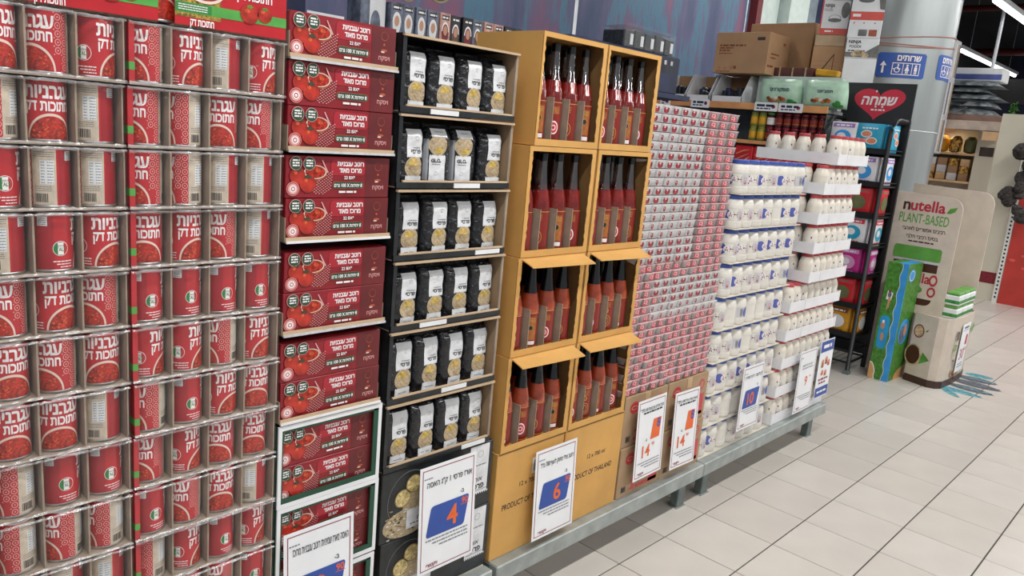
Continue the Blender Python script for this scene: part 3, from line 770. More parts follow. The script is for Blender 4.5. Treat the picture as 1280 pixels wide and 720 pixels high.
def build_rice():
    Y0 = .112
    tops = [1.862, 1.664, 1.468, 1.272, 1.075, .862, .655]
    bags = [bag_meshes(s) for s in (1, 2, 3, 4, 5)] + [bag_meshes(7, True)]
    for r in range(6):
        z1, z0 = tops[r], tops[r + 1] + .003
        H = z1 - z0; X0 = -2.451 + .003 * r + RND.uniform(-.003, .003); W = .424
        t = ob('rice_tray', None, loc=(X0, Y0, z0), label='black open-fronted cardboard tray of rice bags, %s from top' % ORD[r], cat='tray', group='open trays of rice bags')
        ob('tray_base', MB().box(0, W, 0, .29, 0, .004, 'kraft_dark'), t)
        ob('tray_top', MB().box(0, W, .0, .29, H - .004, H, 'black_case'), t)
        top = MB(); top.box(0, W, -.010, 0, H - .007, H - .001, 'kraft_light'); ob('top_edge', top, t, label='pale torn cardboard edge')
        sd = MB(); sd.box(0, .012, -.004, .002, 0, H - .006, 'black_case'); sd.box(0, .004, 0, .29, .004, H - .004, 'black_case'); ob('side_wall', sd, t)
        sd = MB(); sd.box(W - .009, W, -.004, .002, 0, H - .006, 'carton_grey'); sd.box(W - .004, W, .002, .29, .004, H - .004, 'kraft'); ob('side_wall', sd, t)
        lp = MB(); lp.box(0, W, -.006, -.001, 0, .016, 'black_case'); lp.box(.02, W - .01, -.0065, -.001, .016, .021, 'kraft_light')
        lp.box(.1 + .1 * (r % 3), .2 + .1 * (r % 3), -.009, -.006, .001, .014, 'white_card')
        ob('front_lip', lp, t)
        ob('back_board', MB().box(.004, W - .004, .285, .29, .004, H - .004, 'kraft_dark'), t)
        for k in range(4):
            up = (r == 1 and k in (1, 2))
            bm, pm = bags[5] if up else bags[(r * 3 + k) % 5]
            tilt = RND.uniform(-.05, .05)
            sz = (H - .026) / .180
            o = ob('rice_bag', bm, None, (X0 + .0655 + k * .1005 + RND.uniform(-.001, .001), Y0 + .048 + RND.uniform(0, .006), z0 + .0055), rot=(0, tilt * .08, RND.uniform(-.06, .03)), sc=(1, 1, min(1, sz)),
                   label='black rice bag with white label%s, %s from left in tray %s from top' % (' upside down' if up else '', ORD[k], ORD[r]), cat='rice bag', group='black rice bags')
            ob('printed_label', pm, o)
            # row behind, seen in the gaps
    # two closed cases at the bottom
    for r, (z0, z1) in enumerate(((.430, .652), (.2, .428))):
        H = z1 - z0; X0 = -2.434 + .008 * r; W = .448
        c = ob('rice_case', MB().bbox(0, W, 0, .29, 0, H, 'black_case', .002), None, (X0, Y0, z0), label='closed black rice case printed with lemons, %s' % ('upper of two' if r == 0 else 'lowest, on the stand'), cat='case', group='closed rice cases')
        p = Print(plane())
        p.ring(.105, .12, .082, .0015, 'grey_ink', 0, 30, .09)
        p.ell(.10, .045, .09, .045, 'rice_grain', 0, 24); p.ell(.13, .09, .05, .06, 'rice_grain', 1, 20)
        rr = random.Random(r + 40)
        for k in range(70):
            p.ell(rr.uniform(.02, .18), rr.uniform(.005, .10), .006, .002, rr.choice(('rice_label', 'lemon', 'lemon_rind', 'black_case')), 2, 6)
        for cu, cv, rr_ in ((.078, .128, .030), (.118, .165, .030)):
            p.ell(cu, cv, rr_, rr_ * .95, 'lemon_rind', 3, 22); p.ell(cu, cv, rr_ * .88, rr_ * .84, 'lemon', 4, 22)
            for a in range(8): p.poly([(cu + .003 * math.cos(a * .785), cv + .003 * math.sin(a * .785)), (cu + rr_ * .78 * math.cos(a * .785 - .06), cv + rr_ * .75 * math.sin(a * .785 - .06)), (cu + rr_ * .78 * math.cos(a * .785 + .06), cv + rr_ * .75 * math.sin(a * .785 + .06))], 'lemon_rind', 5)
        p.rect(.095, .022, .20, .083, 'rice_label', 6); p.text(heb('1 ק"ג'), .15, .045, .012, 'black_ink', 7, .02); p.dashes(.11, .19, .034, .004, 'grey_ink', 7, 3)
        for k in range(16): p.poly([(.095 + k * .0066, .083), (.095 + k * .0066 + .0066, .083), (.095 + k * .0066 + .0033, .088)], 'rice_label', 6)
        # tall white label at the right end
        p.rect(.345, .052, W - .018, H - .004, 'rice_label', 3)
        for k in range(10): p.poly([(.345 + k * .0092, .052), (.345 + k * .0092 + .0046, .045), (.345 + k * .0092 + .0092, .052)], 'rice_label', 3)
        p.ring(.392, H - .035, .012, .001, 'grey_ink', 4, 14); p.dashes(.37, .42, H - .075, .004, 'grey_ink', 4, 5)
        p.text(heb('אורז'), .385, .092, .014, 'black_ink', 4, .01); p.text(heb('פרסי'), .388, .066, .017, 'black_ink', 4, .035)
        p.rect(.352, .060, .43, .0615, 'black_ink', 4)
        ob('printed_front', p.mb, c)

# ================================================================ SAUCE BOTTLES IN YELLOW CARTONS
BH = .295
def bottle_meshes(kind):
    """kind 0: clear neck and small cap, 1: black wrapped neck"""
    r = .0345
    body = [(.030, 0), (r, .006), (r, .134), (r - .001, .142), (.0315, .155), (.0275, .172), (.0240, .188)]
    neck = [(.0240, .188), (.0190, .218), (.0152, .248), (.0132, .272)]
    s = 'sauce_deep' if kind == 0 else 'sauce_orange'
    b = MB().lathe(body, s, 24)
    nk = MB()
    if kind == 0: nk.lathe(neck, 'clear_glass', 20, cap=False)
    else: nk.lathe([(.0240, .1885), (.0215, .206), (.0175, .230), (.0150, .255), (.0136, .272)], 'bottle_black', 20)
    if kind == 0:
        nk.lathe([(.0215, .1885), (.0190, .204)], s, 16)
    cp = MB().lathe([(.0135, .270), (.0145, .272), (.0145, .292), (.013, BH)], 'bottle_black', 18)
    labs = []
    for v in range(3):
        p = Print(cyl(r), .0004)
        p.rect(-.0335 * PI * .9, .012, .0335 * PI * .9, .122, 'label_red', 0, 24)
        p.rect(-.0335 * PI * .9, .123, .0335 * PI * .9, .125, 'gold_print', 1, 24); p.rect(-.0335 * PI * .9, .010, .0335 * PI * .9, .0125, 'gold_print', 1, 24)
        if v == 0:
            p.ring(0, .048, .018, .0022, 'gold_print', 1, 18, .022); p.ring(0, .048, .010, .002, 'gold_print', 1, 12, .014); p.poly([(0, .1), (.008, .086), (.004, .078), (.014, .074), (-.014, .074), (-.004, .078), (-.008, .086)], 'gold_print', 1)
            for k in range(4): p.dashes(-.014, .014, .098 + k * .005, .002, 'gold_print', 1, k)
        elif v == 1:
            p.ell(0, .05, .017, .020, 'text_white', 1, 16, 3); p.ell(0, .05, .0135, .016, 'cup_red', 2, 16, 3); p.ring(0, .05, .008, .0025, 'text_white', 3, 12)
            p.rect(-.018, .09, .018, .112, 'label_brown', 1, 6)
        else:
            p.rect(-.02, .034, .02, .112, 'label_brown', 1, 6); p.ell(0, .075, .007, .008, 'black_ink', 2, 12); p.ring(0, .075, .009, .0012, 'gold_print', 3, 12)
            p.rect(-.019, .018, .019, .030, 'text_white', 1, 6)
            for k in range(3): p.dashes(-.016, .016, .095 + k * .005, .002, 'gold_print', 2, k + 3)
        labs.append(p.mb.mesh('bottle_label'))
    return b.mesh('sauce_bottle'), nk.mesh('bottle_neck'), cp.mesh('cap'), labs

def build_bottles():
    kinds = [bottle_meshes(0), bottle_meshes(1)]
    zb = [.2, .594, .925, 1.253, 1.603, 1.942]
    Y0, D = .108, .285
    colx = {'left': [(-1.963, -1.617), (-1.957, -1.614), (-1.952, -1.613), (-1.945, -1.612), (-1.928, -1.612)], 'right': [(-1.611, -1.246), (-1.607, -1.262), (-1.604, -1.274), (-1.602, -1.285), (-1.606, -1.295)]}
    for side in ('left', 'right'):
        for r in range(5):
            z0, z1 = zb[r], zb[r + 1] - .002
            x0, x1 = colx[side][r]; W = x1 - x0 - .002; H = z1 - z0
            nth = ORD[4 - r]
            if r == 0:
                c = ob('yellow_case', MB().bbox(0, W, 0, D, 0, H, 'yellow_card', .002), None, (x0, Y0, z0), label='closed yellow cardboard case at the bottom of the %s bottle column' % side, cat='case', group='yellow cases of sauce bottles')
                p = Print(plane())
                p.text('12 x 700 ml', W * .5 + (.02 if side == 'right' else .005), .245, .017, 'black_ink', 0, .01, .115)
                p.text('PRODUCT OF THAILAND', W * .5, .175, .021, 'black_ink', 0, .015, .26)
                if side == 'left':
                    p.rect(W * .52, .275, W * .52 + .09, .335, 'panel_white', 0); p.barcode(W * .52 + .01, .285, W * .52 + .075, .325, 'black_ink', 1, 2)
                ob('lettering', p.mb, c)
                sm = MB(); sm.box(.004, W - .004, -.0015, 0, H * .985, H * .992, 'yellow_in'); ob('flap_seam', sm, c)
                continue
            t = ob('yellow_case', None, loc=(x0, Y0, z0), label='open yellow cardboard case of sauce bottles, %s from top in the %s column' % (nth, side), cat='case', group='yellow cases of sauce bottles')
            w = .005
            ob('bottom_panel', MB().box(0, W, 0, D, 0, w, 'yellow_card'), t); ob('top_panel', MB().box(0, W, 0, D, H - w, H, 'yellow_card'), t)
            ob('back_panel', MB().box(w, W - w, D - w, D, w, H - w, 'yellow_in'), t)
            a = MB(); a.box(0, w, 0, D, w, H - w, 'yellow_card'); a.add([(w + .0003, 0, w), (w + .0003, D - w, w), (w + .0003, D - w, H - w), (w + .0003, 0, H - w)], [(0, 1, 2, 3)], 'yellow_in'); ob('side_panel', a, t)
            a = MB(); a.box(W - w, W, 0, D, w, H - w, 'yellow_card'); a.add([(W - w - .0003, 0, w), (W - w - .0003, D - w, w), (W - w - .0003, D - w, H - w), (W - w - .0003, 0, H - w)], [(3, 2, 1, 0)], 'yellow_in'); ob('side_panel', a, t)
            # cut front: a frame with a torn edge
            m = .03 if r in (4, 3) else .022
            lo, hi, lf, rt = .024, H - (.018 if r > 2 else .014), (.010 if r == 4 else .016), W - .020
            f = MB(); rr = random.Random(r * 2 + (side == 'left'))
            f.box(0, W, -.004, -.0005, 0, lo - .003, 'yellow_card'); f.box(0, W, -.004, -.0005, hi + .003, H, 'yellow_card')
            for xa, xb, sg in ((0, lf, 1), (W, rt, -1)):
                pts = [(xa, lo - .003), (xa, hi + .003)]; n = 26
                for k in range(n + 1):
                    pts.append((xb + sg * rr.uniform(-.002, .003), hi + .003 - (hi - lo + .006) * k / n))
                pts = pts if sg == -1 else pts
                n_ = len(pts); vs = [(x, -.004, z) for x, z in pts]
                q = Print(plane(0, -.0036, 0)); q.poly(pts, 'yellow_card', 0); f.add(q.mb.v, q.mb.f, 'yellow_card')
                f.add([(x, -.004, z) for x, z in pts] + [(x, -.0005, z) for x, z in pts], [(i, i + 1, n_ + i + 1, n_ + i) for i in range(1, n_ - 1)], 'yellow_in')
            ob('front_frame', f, t)
            if r in (1, 2):                 # torn flap pushed outwards
                fl = MB(); fl.add([(lf, -.002, hi + .012), (rt + .004, -.002, hi + .012), (rt + .014, -.055, hi - .012), (lf - .004, -.055, hi - .004), (lf, -.004, hi + .008), (rt + .004, -.004, hi + .008), (rt + .014, -.056, hi - .016), (lf - .004, -.056, hi - .008)],
                                  [(0, 1, 2, 3), (7, 6, 5, 4), (3, 2, 6, 7), (0, 3, 7, 4), (1, 5, 6, 2)], 'yellow_card')
                ob('torn_flap', fl, t)
            n = 4
            pit = (W - 2 * w) / n
            dv = MB()
            dv.box(-.0013, .0013, .004, .09, w, .150, 'carton_grey')
            dm = dv.mesh('divider')
            for k in range(1, n): ob('divider', dm, t, (w + pit * k, 0, 0))
            ob('divider', MB().box(w, W - w, .0905, .0935, w, .150, 'carton_grey'), t)
            kb = 0 if r >= 3 else 1
            bm, nm, cm, labs = kinds[kb]
            for row in (0, 1):
                for k in range(n):
                    px = x0 + w + pit * (k + .5) + RND.uniform(-.0004, .0004); py = Y0 + .048 + row * .088
                    if row == 0:
                        lb = 'red sauce bottle, %s from left, front row, %s case from top, %s column' % (ORD[k], nth, side)
                    else:
                        lb = 'red sauce bottle behind %s front bottle, %s case from top, %s column' % (ORD[k], nth, side)
                    sc_ = (H - .026) / BH
                    o = ob('sauce_bottle', bm, None, (px, py, z0 + w + .0002), rz=.5 - math.atan2(px - CAM.x, py - CAM.y) + RND.uniform(-.3, .3) - .3, label=lb, cat='bottle', group='red sauce bottles', sc=(1, 1, sc_))
                    ob('bottle_neck', nm, o, label='clear glass neck' if kb == 0 else 'black wrapped neck'); ob('cap', cm, o); ob('bottle_label', labs[(r + k * 2 + (side == 'left')) % 3 if row == 0 else 1], o)

# ================================================================ PUDDING CUPS
def cup_mesh(w, style, seed=0):
    b = MB(); h = .0310; d = .058
    a, c = w * .43, w * .485
    def loop(hw, hd, z, n=3):
        pts = []; r = .007
        for sx, sy, a0 in ((1, -1, -PI / 2), (1, 1, 0), (-1, 1, PI / 2), (-1, -1, PI)):
            for i in range(n):
                t = a0 + PI / 2 * i / (n - 1)
                pts.append((sx * (hw - r) + r * math.cos(t), sy * (hd - r) + r * math.sin(t), z))
        return pts
    body = {'oval': 'cup_white', 'half': 'cup_white', 'red': 'cup_grey', 'grey': 'cup_grey'}[style]
    A, B2 = loop(a, d * .43, 0), loop(c * .985, d * .48, h - .004); n = len(A)
    b.add(A + B2, [(i, (i + 1) % n, n + (i + 1) % n, n + i) for i in range(n)] + [list(range(n))[::-1]], body, True)
    L0, L1 = loop(w * .497, d * .5, h - .004), loop(w * .497, d * .5, h - .001)
    b.add(L0 + L1, [(i, (i + 1) % n, n + (i + 1) % n, n + i) for i in range(n)] + [list(range(n))[::-1], [n + i for i in range(n)]], 'foil_lid' if style in ('oval', 'half') else 'cup_pink')
    def warp(u, v, hh):
        t = v / h
        return (u * (1 + .1 * t), -(d * (.43 + .05 * t)) - hh, v)
    p = Print(warp, .0003)
    if style == 'oval':
        p.rrect(-w * .40, .001, w * .10, .0265, .010, 'cup_maroon', 0); p.ell(-w * .17, .0175, w * .09, .004, 'cup_pink', 1, 10); p.rect(-w * .28, .007, -w * .06, .010, 'cup_red', 1)
    elif style == 'half':
        p.ell(-w * .22, .0140, w * .12, .0125, 'cup_maroon', 0, 12); p.ell(-w * .25, .0155, w * .04, .004, 'cup_pink', 1, 8)
    else:
        u0, u1 = (-w * .42, w * .12) if style == 'red' else (-w * .1, w * .42)
        p.rect(u0, .002, u1, .0265, 'cup_red', 0); p.rrect(u0 + w * .07, .008, u1 - w * .1, .020, .003, 'cup_pink', 1); p.rect(u0 + w * .14, .011, u1 - w * .2, .017, 'cup_red', 2); p.rect(u0 + w * .3, .004, u1 - w * .04, .0065, 'cup_pink', 1)
    b.add(p.mb.v, [], 'cup_red'); off = len(b.v) - len(p.mb.v)
    for f, mi in zip(p.mb.f, p.mb.fm):
        b.f.append([off + q for q in f]); b.fm.append(b.mi(p.mb.keys[mi])); b.sm.append(False)
    return b.mesh('pudding_cup')

def build_cups():
    Z0 = .642; rows = 34; ph = .0335
    w = .0655; w2 = .080
    mm = {(s, q): cup_mesh(q, s) for s in ('oval', 'half', 'red', 'grey') for q in (w, w2)}
    up = {33: 'oval', 32: 'oval', 31: 'oval', 30: 'half', 29: 'half', 28: 'oval', 27: 'oval', 26: 'half', 25: 'half', 24: 'oval', 23: 'oval', 22: 'half', 21: 'half', 20: 'half', 19: 'half', 18: 'oval', 17: 'oval', 16: 'oval'}
    count = 0
    for r in range(rows):
        z = Z0 + r * ph
        jr = RND.uniform(-.002, .002)
        nth = ORD[rows - 1 - r]
        if r >= 16:
            xs = [(-1.298 + (k + .5) * (w + .001) + (33 - r) * .0008, w, up[r]) for k in range(6)] + [(-.884 + (k + .5) * (w2 + .001) + (33 - r) * .0008, w2, 'red') for k in range(3)]
        else:
            ww = w; off = (r % 2) * .012
            xs = []
            for k in range(10):
                st = 'red' if (k + r) % 5 else 'grey'
                if r in (13, 12, 10, 9) and 2 <= k: st = 'oval' if r in (13, 12) else 'half'
                if r == 11 and 2 < k < 8: st = 'oval'
                xs.append((-1.275 + (k + .5) * (ww + .001) + off * .3, ww, st))
        for k, (x, q, st) in enumerate(xs):
            lab = '%s pudding cup, %s from left, %s row from top' % ({'oval': 'white red-badged', 'half': 'pale grey', 'red': 'red fronted', 'grey': 'grey red-edged'}[st], ORD[k], nth)
            ob('pudding_cup', mm[(st, q)], None, (x + RND.uniform(-.0012, .0012) + jr, .141 + RND.uniform(-.003, .003) + (.004 if r < 16 else 0), z + .0002), rz=RND.uniform(-.03, .03), label=lab, cat='pudding cup', group='pudding cups in the cup wall')
            count += 1
    return count

def build_kraft_boxes():
    for ci, (x0, x1) in enumerate(((-1.238, -.928), (-.922, -.590))):
        for r in range(2):
            W = x1 - x0; H = .218; z0 = .2 + r * .2195
            c = ob('kraft_case', MB().bbox(0, W, 0, .30, 0, H, 'kraft', .002), None, (x0 + RND.uniform(-.004, .004), .108 + .008 * r, z0), label='brown cardboard case with red print, %s of the %s pair under the pudding cups' % (('lower', 'upper')[r], ('left', 'right')[ci]), cat='case', group='brown cases under the pudding cups')
            p = Print(plane())
            p.ell(.070, .165, .032, .026, 'cup_red', 0, 20); p.ell(.070, .165, .022, .010, 'kraft_light', 1, 14); p.ell(.070, .165, .018, .006, 'cup_red', 2, 12)
            p.rect(.028, .018, .062, .048, 'kraft_dark', 0); p.barcode(.031, .022, .060, .044, 'black_ink', 1, r + ci)
            p.poly([(.085, .02), (.12, .02), (.12, .085), (.108, .085), (.085, .062), (.092, .055), (.100, .060), (.100, .03), (.085, .03)], 'cup_red', 0)
            p.rect(.13, .018, W - .02, .035, 'cup_red', 0)
            p.rect(W - .085, .02, W - .02, .12, 'cup_red', 0); p.ell(W - .052, .165, .026, .026, 'cup_red', 0, 18); p.ell(W - .052, .165, .014, .016, 'kraft', 1, 12)
            ob('printed_front', p.mb, c)
            ob('tape', MB().box(W * .45, W * .57, -.0012, .0, H - .05, H - .002, 'tape_brown'), c)

# ================================================================ DAIRY JARS AND CREAM BOTTLES
def jar_mesh():
    r, h = .0485, .148
    prof = [(.042, 0), (.0465, .004), (r, .012), (r, .030), (.0475, .033), (.0475, .088), (r, .092), (.0475, .104), (.044, .118), (.038, .1305)]
    b = MB().lathe(prof, 'milk_white', 24)
    c = MB().lathe([(.040, .1308), (.042, .1316), (.042, .1455), (.0405, h)], 'cap_blue', 24)
    p = Print(cyl(.0476), .0003)
    p.rect(-.072, .036, .072, .086, 'label_grey', 0, 18)
    p.rect(-.030, .036, .034, .086, 'milk_white', 1, 10)
    p.ell(-.020, .061, .019, .024, 'badge_blue', 2, 18, 3); p.ell(.0, .061, .014, .015, 'text_white', 3, 14, 3)
    st = []
    for k in range(10):
        a = PI / 2 + k * PI / 5; q = .0125 if k % 2 == 0 else .006
        st.append((.0 + q * math.cos(a), .061 + q * 1.05 * math.sin(a)))
    p.poly(st, 'ink_plum', 4); p.ell(0, .061, .0035, .0035, 'badge_pink', 5, 8)
    for k in range(3): p.dashes(.013, .032, .05 + k * .010, .006, 'ink_plum', 2, k)
    p.ring(.052, .066, .009, .003, 'badge_pink', 2, 14); p.ell(.052, .048, .009, .008, 'badge_pink', 2, 12, 2); p.ell(.052, .048, .004, .0035, 'ink_plum', 3, 8)
    p.barcode(-.056, .042, -.042, .078, 'grey_ink', 2, 3)
    return b.mesh('dairy_jar'), c.mesh('cap'), p.mb.mesh('jar_label')

def build_milk():
    jm, cm, lm = jar_mesh()
    x0, pit, ph = -.57, .0985, .1553
    W = 7 * pit
    # cardboard pad and film round each shrink pack of four jars across
    pad = MB().box(-.002, W - .002, -.003, .26, 0, .0035, 'milk_cream').mesh('pad')
    f = MB(); rr = random.Random(2); nx, nz = 14, 6
    vs = [(-.003 + (W + .002) * i / nx, -.005 - .002 * rr.random(), .003 + .140 * j / nz) for j in range(nz + 1) for i in range(nx + 1)]
    f.add(vs, [(j * (nx + 1) + i, j * (nx + 1) + i + 1, (j + 1) * (nx + 1) + i + 1, (j + 1) * (nx + 1) + i) for j in range(nz) for i in range(nx)], 'shrink_film', True)
    band = [(-.004 + (W + .004) * i / 30, -.0065 - .002 * rr.random(), z) for i in range(31) for z in (.002, .030 + .006 * rr.random())]
    f.add(band, [(2 * i, 2 * i + 2, 2 * i + 3, 2 * i + 1) for i in range(30)], 'shrink_film', True)
    fm = f.mesh('shrink_wrap')
    for r in range(9):
        z = .2 + r * ph; nth = ORD[8 - r]
        jx = RND.uniform(-.008, .008) - (.012 if r < 2 else 0) + (.02 if r > 5 else 0.0)
        for pk in range(1):
            t = ob('jar_pack', None, loc=(x0 + jx + pk * W, .112, z), label='shrink-wrapped pad of blue-capped dairy jars, %s layer from top' % nth, cat='pack', group='shrink packs of dairy jars')
            ob('pad', pad, t); ob('shrink_wrap', fm, t)
        for c in range(7):
            px = x0 + jx + pit * (c + .5)
            for row in range(2 if c == 0 else 1):
                py = .112 + .050 + row * .0985
                o = ob('dairy_jar', jm, None, (px, py, z + .0036), rz=RND.uniform(-1.5, -.9) if c == 0 else RND.choice((-1.2, -.8, -1.5, -.5, .6, 2.0, -.3)),
                       label='white blue-capped dairy jar, %s, %s layer from top' % ((ORD[c] + ' from left') if row == 0 else 'behind the leftmost jar', nth), cat='jar', group='blue-capped dairy jars')
                ob('cap', cm, o); ob('jar_label', lm, o)

def build_cream():
    r, h = .0395, .146
    prof = [(.034, 0), (.038, .004), (.0385, .012), (.0385, .092), (.036, .104), (.0275, .126), (.026, .130)]
    bm = MB().lathe(prof, 'milk_cream', 22).mesh('cream_bottle')
    cm = MB().lathe([(.028, .1302), (.0295, .131), (.0295, .1435), (.028, h)], 'cap_red', 20).mesh('cap')
    p = Print(cyl(.0386), .0003)
    p.rect(-.036, .030, .040, .090, 'milk_white', 0, 12)
    p.rect(-.022, .048, .024, .0495, 'ink_plum', 1, 4); p.rect(-.03, .031, .034, .038, 'cap_red', 1, 8)
    p.dashes(-.024, .024, .052, .014, 'ink_plum', 1, 5); p.ell(.006, .080, .0035, .0065, 'ink_plum', 1, 8); p.dashes(-.016, .016, .042, .003, 'ink_plum', 1, 8)
    lm = p.mb.mesh('bottle_label')
    ph, pit = .1553, .083
    for r in range(10):
        z = .2 + r * ph; nth = ORD[9 - r]
        x0, n, y0, D, side = (.375, 5, .075, .45, 5) if r == 9 else ((.270, 6, .085, .25, 2) if r > 4 else (.165, 8, .108, .19, 2))
        W = n * pit + .006
        jx = RND.uniform(-.012, .012) + (.012 if r > 4 else 0)
        t = ob('bottle_tray', None, loc=(x0 + jx, y0, z), label='white cardboard tray of red-capped cream bottles, %s from top' % nth, cat='tray', group='white trays of cream bottles')
        tr = MB(); tr.box(0, W, 0, D, 0, .003, 'tray_white'); ob('tray_base', tr, t)
        fr = MB(); fr.box(0, W, -.003, 0, 0, .056, 'tray_white'); fr.box(W * .28, W * .285, -.0036, -.003, .002, .054, 'label_grey'); fr.box(.0, .018, -.0045, -.003, 0, .062, 'tray_white'); fr.box(W - .018, W, -.0045, -.003, 0, .062, 'tray_white'); ob('front_wall', fr, t)
        ob('side_wall', MB().box(-.003, 0, -.003, D, 0, .058, 'tray_white'), t); ob('side_wall', MB().box(W, W + .003, -.003, D, 0, .058, 'tray_white'), t)
        for k in range(n):
            for row in range(side if k == 0 else 1):
                o = ob('cream_bottle', bm, None, (x0 + jx + .003 + pit * (k + .5), y0 + .043 + row * .085, z + .0036), rz=RND.choice((-1.2, -.9, -.6, -.8, .6)),
                       label='white red-capped cream bottle, %s, %s white tray from top' % ((ORD[k] + ' from left') if row == 0 else '%s behind leftmost bottle' % ORD[row - 1], nth), cat='bottle', group='red-capped cream bottles')
                ob('cap', cm, o); ob('bottle_label', lm, o)

# ================================================================ PRICE SIGNS
def sign(x, y, z, w, h, label, fill, rz=0.0, lean=.03, frame=True):
    """stiff paper sheet with a slight bow; x,z is the lower left corner"""
    n = 2
    def warp(u, v, hh): return (u, -hh, v)
    b = MB(); vs = []
    for j in range(n + 1):
        for i in range(n + 1):
            vs.append(warp(w * i / n, h * j / n, 0))
    m = len(vs)
    F = [(j * (n + 1) + i, j * (n + 1) + i + 1, (j + 1) * (n + 1) + i + 1, (j + 1) * (n + 1) + i) for j in range(n) for i in range(n)]
    vs2 = [(a, b_ + .0012, c) for a, b_, c in vs]
    b.add(vs + vs2, F + [[m + q for q in f[::-1]] for f in F], 'white_paper', True)
    edge = [i for i in range(n + 1)] + [j * (n + 1) + n for j in range(1, n + 1)] + [n * (n + 1) + i for i in range(n - 1, -1, -1)] + [j * (n + 1) for j in range(n - 1, 0, -1)]
    b.add(vs + vs2, [(edge[i], m + edge[i], m + edge[(i + 1) % len(edge)], edge[(i + 1) % len(edge)]) for i in range(len(edge))], 'white_paper')
    o = ob('price_sign', b, None, (x, y, z), label=label, cat='price sign', rot=(-lean, 0, rz))
    p = Print(warp, .0006)
    if frame:
        t = .0028; a = .010
        p.rect(a, a, w - a, a + t, 'maroon_line', 0, 8); p.rect(a, h - a - t, w - a, h - a, 'maroon_line', 0, 8)
        p.rect(a, a, a + t, h - a, 'maroon_line', 0, 1, 8); p.rect(w - a - t, a, w - a, h - a, 'maroon_line', 0, 1, 8)
    fill(p, w, h)
    ob('lettering', p.mb, o)
    return o

def foot_print(p, w, h, v0=.30):
    for k in range(3): p.dashes(w * (.12 + .12 * k), w * .88, h * (v0 - .035 * k), h * .012, 'grey_ink', 1, k + 21)
    p.text(heb('ויקטורי'), w * .24, h * .055, h * .030, 'maroon_line', 1, .03)
    p.dashes(w * .07, w * .22, h * .885, h * .010, 'grey_ink', 1, 4)

def price_card(title, big, small, big_u=.50):
    def fill(p, w, h):
        p.text(heb(title), w * .52, h * .805, h * .055, 'black_ink', 1, .01, w * .8)
        p.text(heb('ב-'), w * .75, h * .655, h * .032, 'black_ink', 1, .02)
        p.rrect(w * .12, h * .335, w * .80, h * .62, h * .03, 'blue_price', 1, .30 * w / h)
        p.text(big, w * big_u, h * .385, h * .185, 'orange_ink', 2, .03)
        if small:
            p.text(small, w * .80, h * .55, h * .055, 'orange_ink', 2, .02); p.rect(w * .73, h * .535, w * .88, h * .54, 'orange_ink', 2)
        foot_print(p, w, h)
    return fill

def multi_card(title):
    def fill(p, w, h):
        p.text(heb(title), w * .52, h * .855, h * .040, 'black_ink', 1, .01, w * .76)
        p.dashes(w * .2, w * .86, h * .82, h * .020, 'black_ink', 1, 9)
        p.poly([(w * .50, h * .47), (w * .82, h * .47), (w * .86, h * .72), (w * .58, h * .72)], 'orange_ink', 1)
        p.text('8', w * .77, h * .60, h * .115, 'blue_price', 2, .04)
        p.text(heb('ב-'), w * .36, h * .47, h * .028, 'black_ink', 1, .02)
        p.text('14', w * .38, h * .27, h * .150, 'orange_ink', 1, .02, w * .32); p.text('90', w * .62, h * .385, h * .042, 'orange_ink', 1, .01)
        foot_print(p, w, h, .20)
    return fill

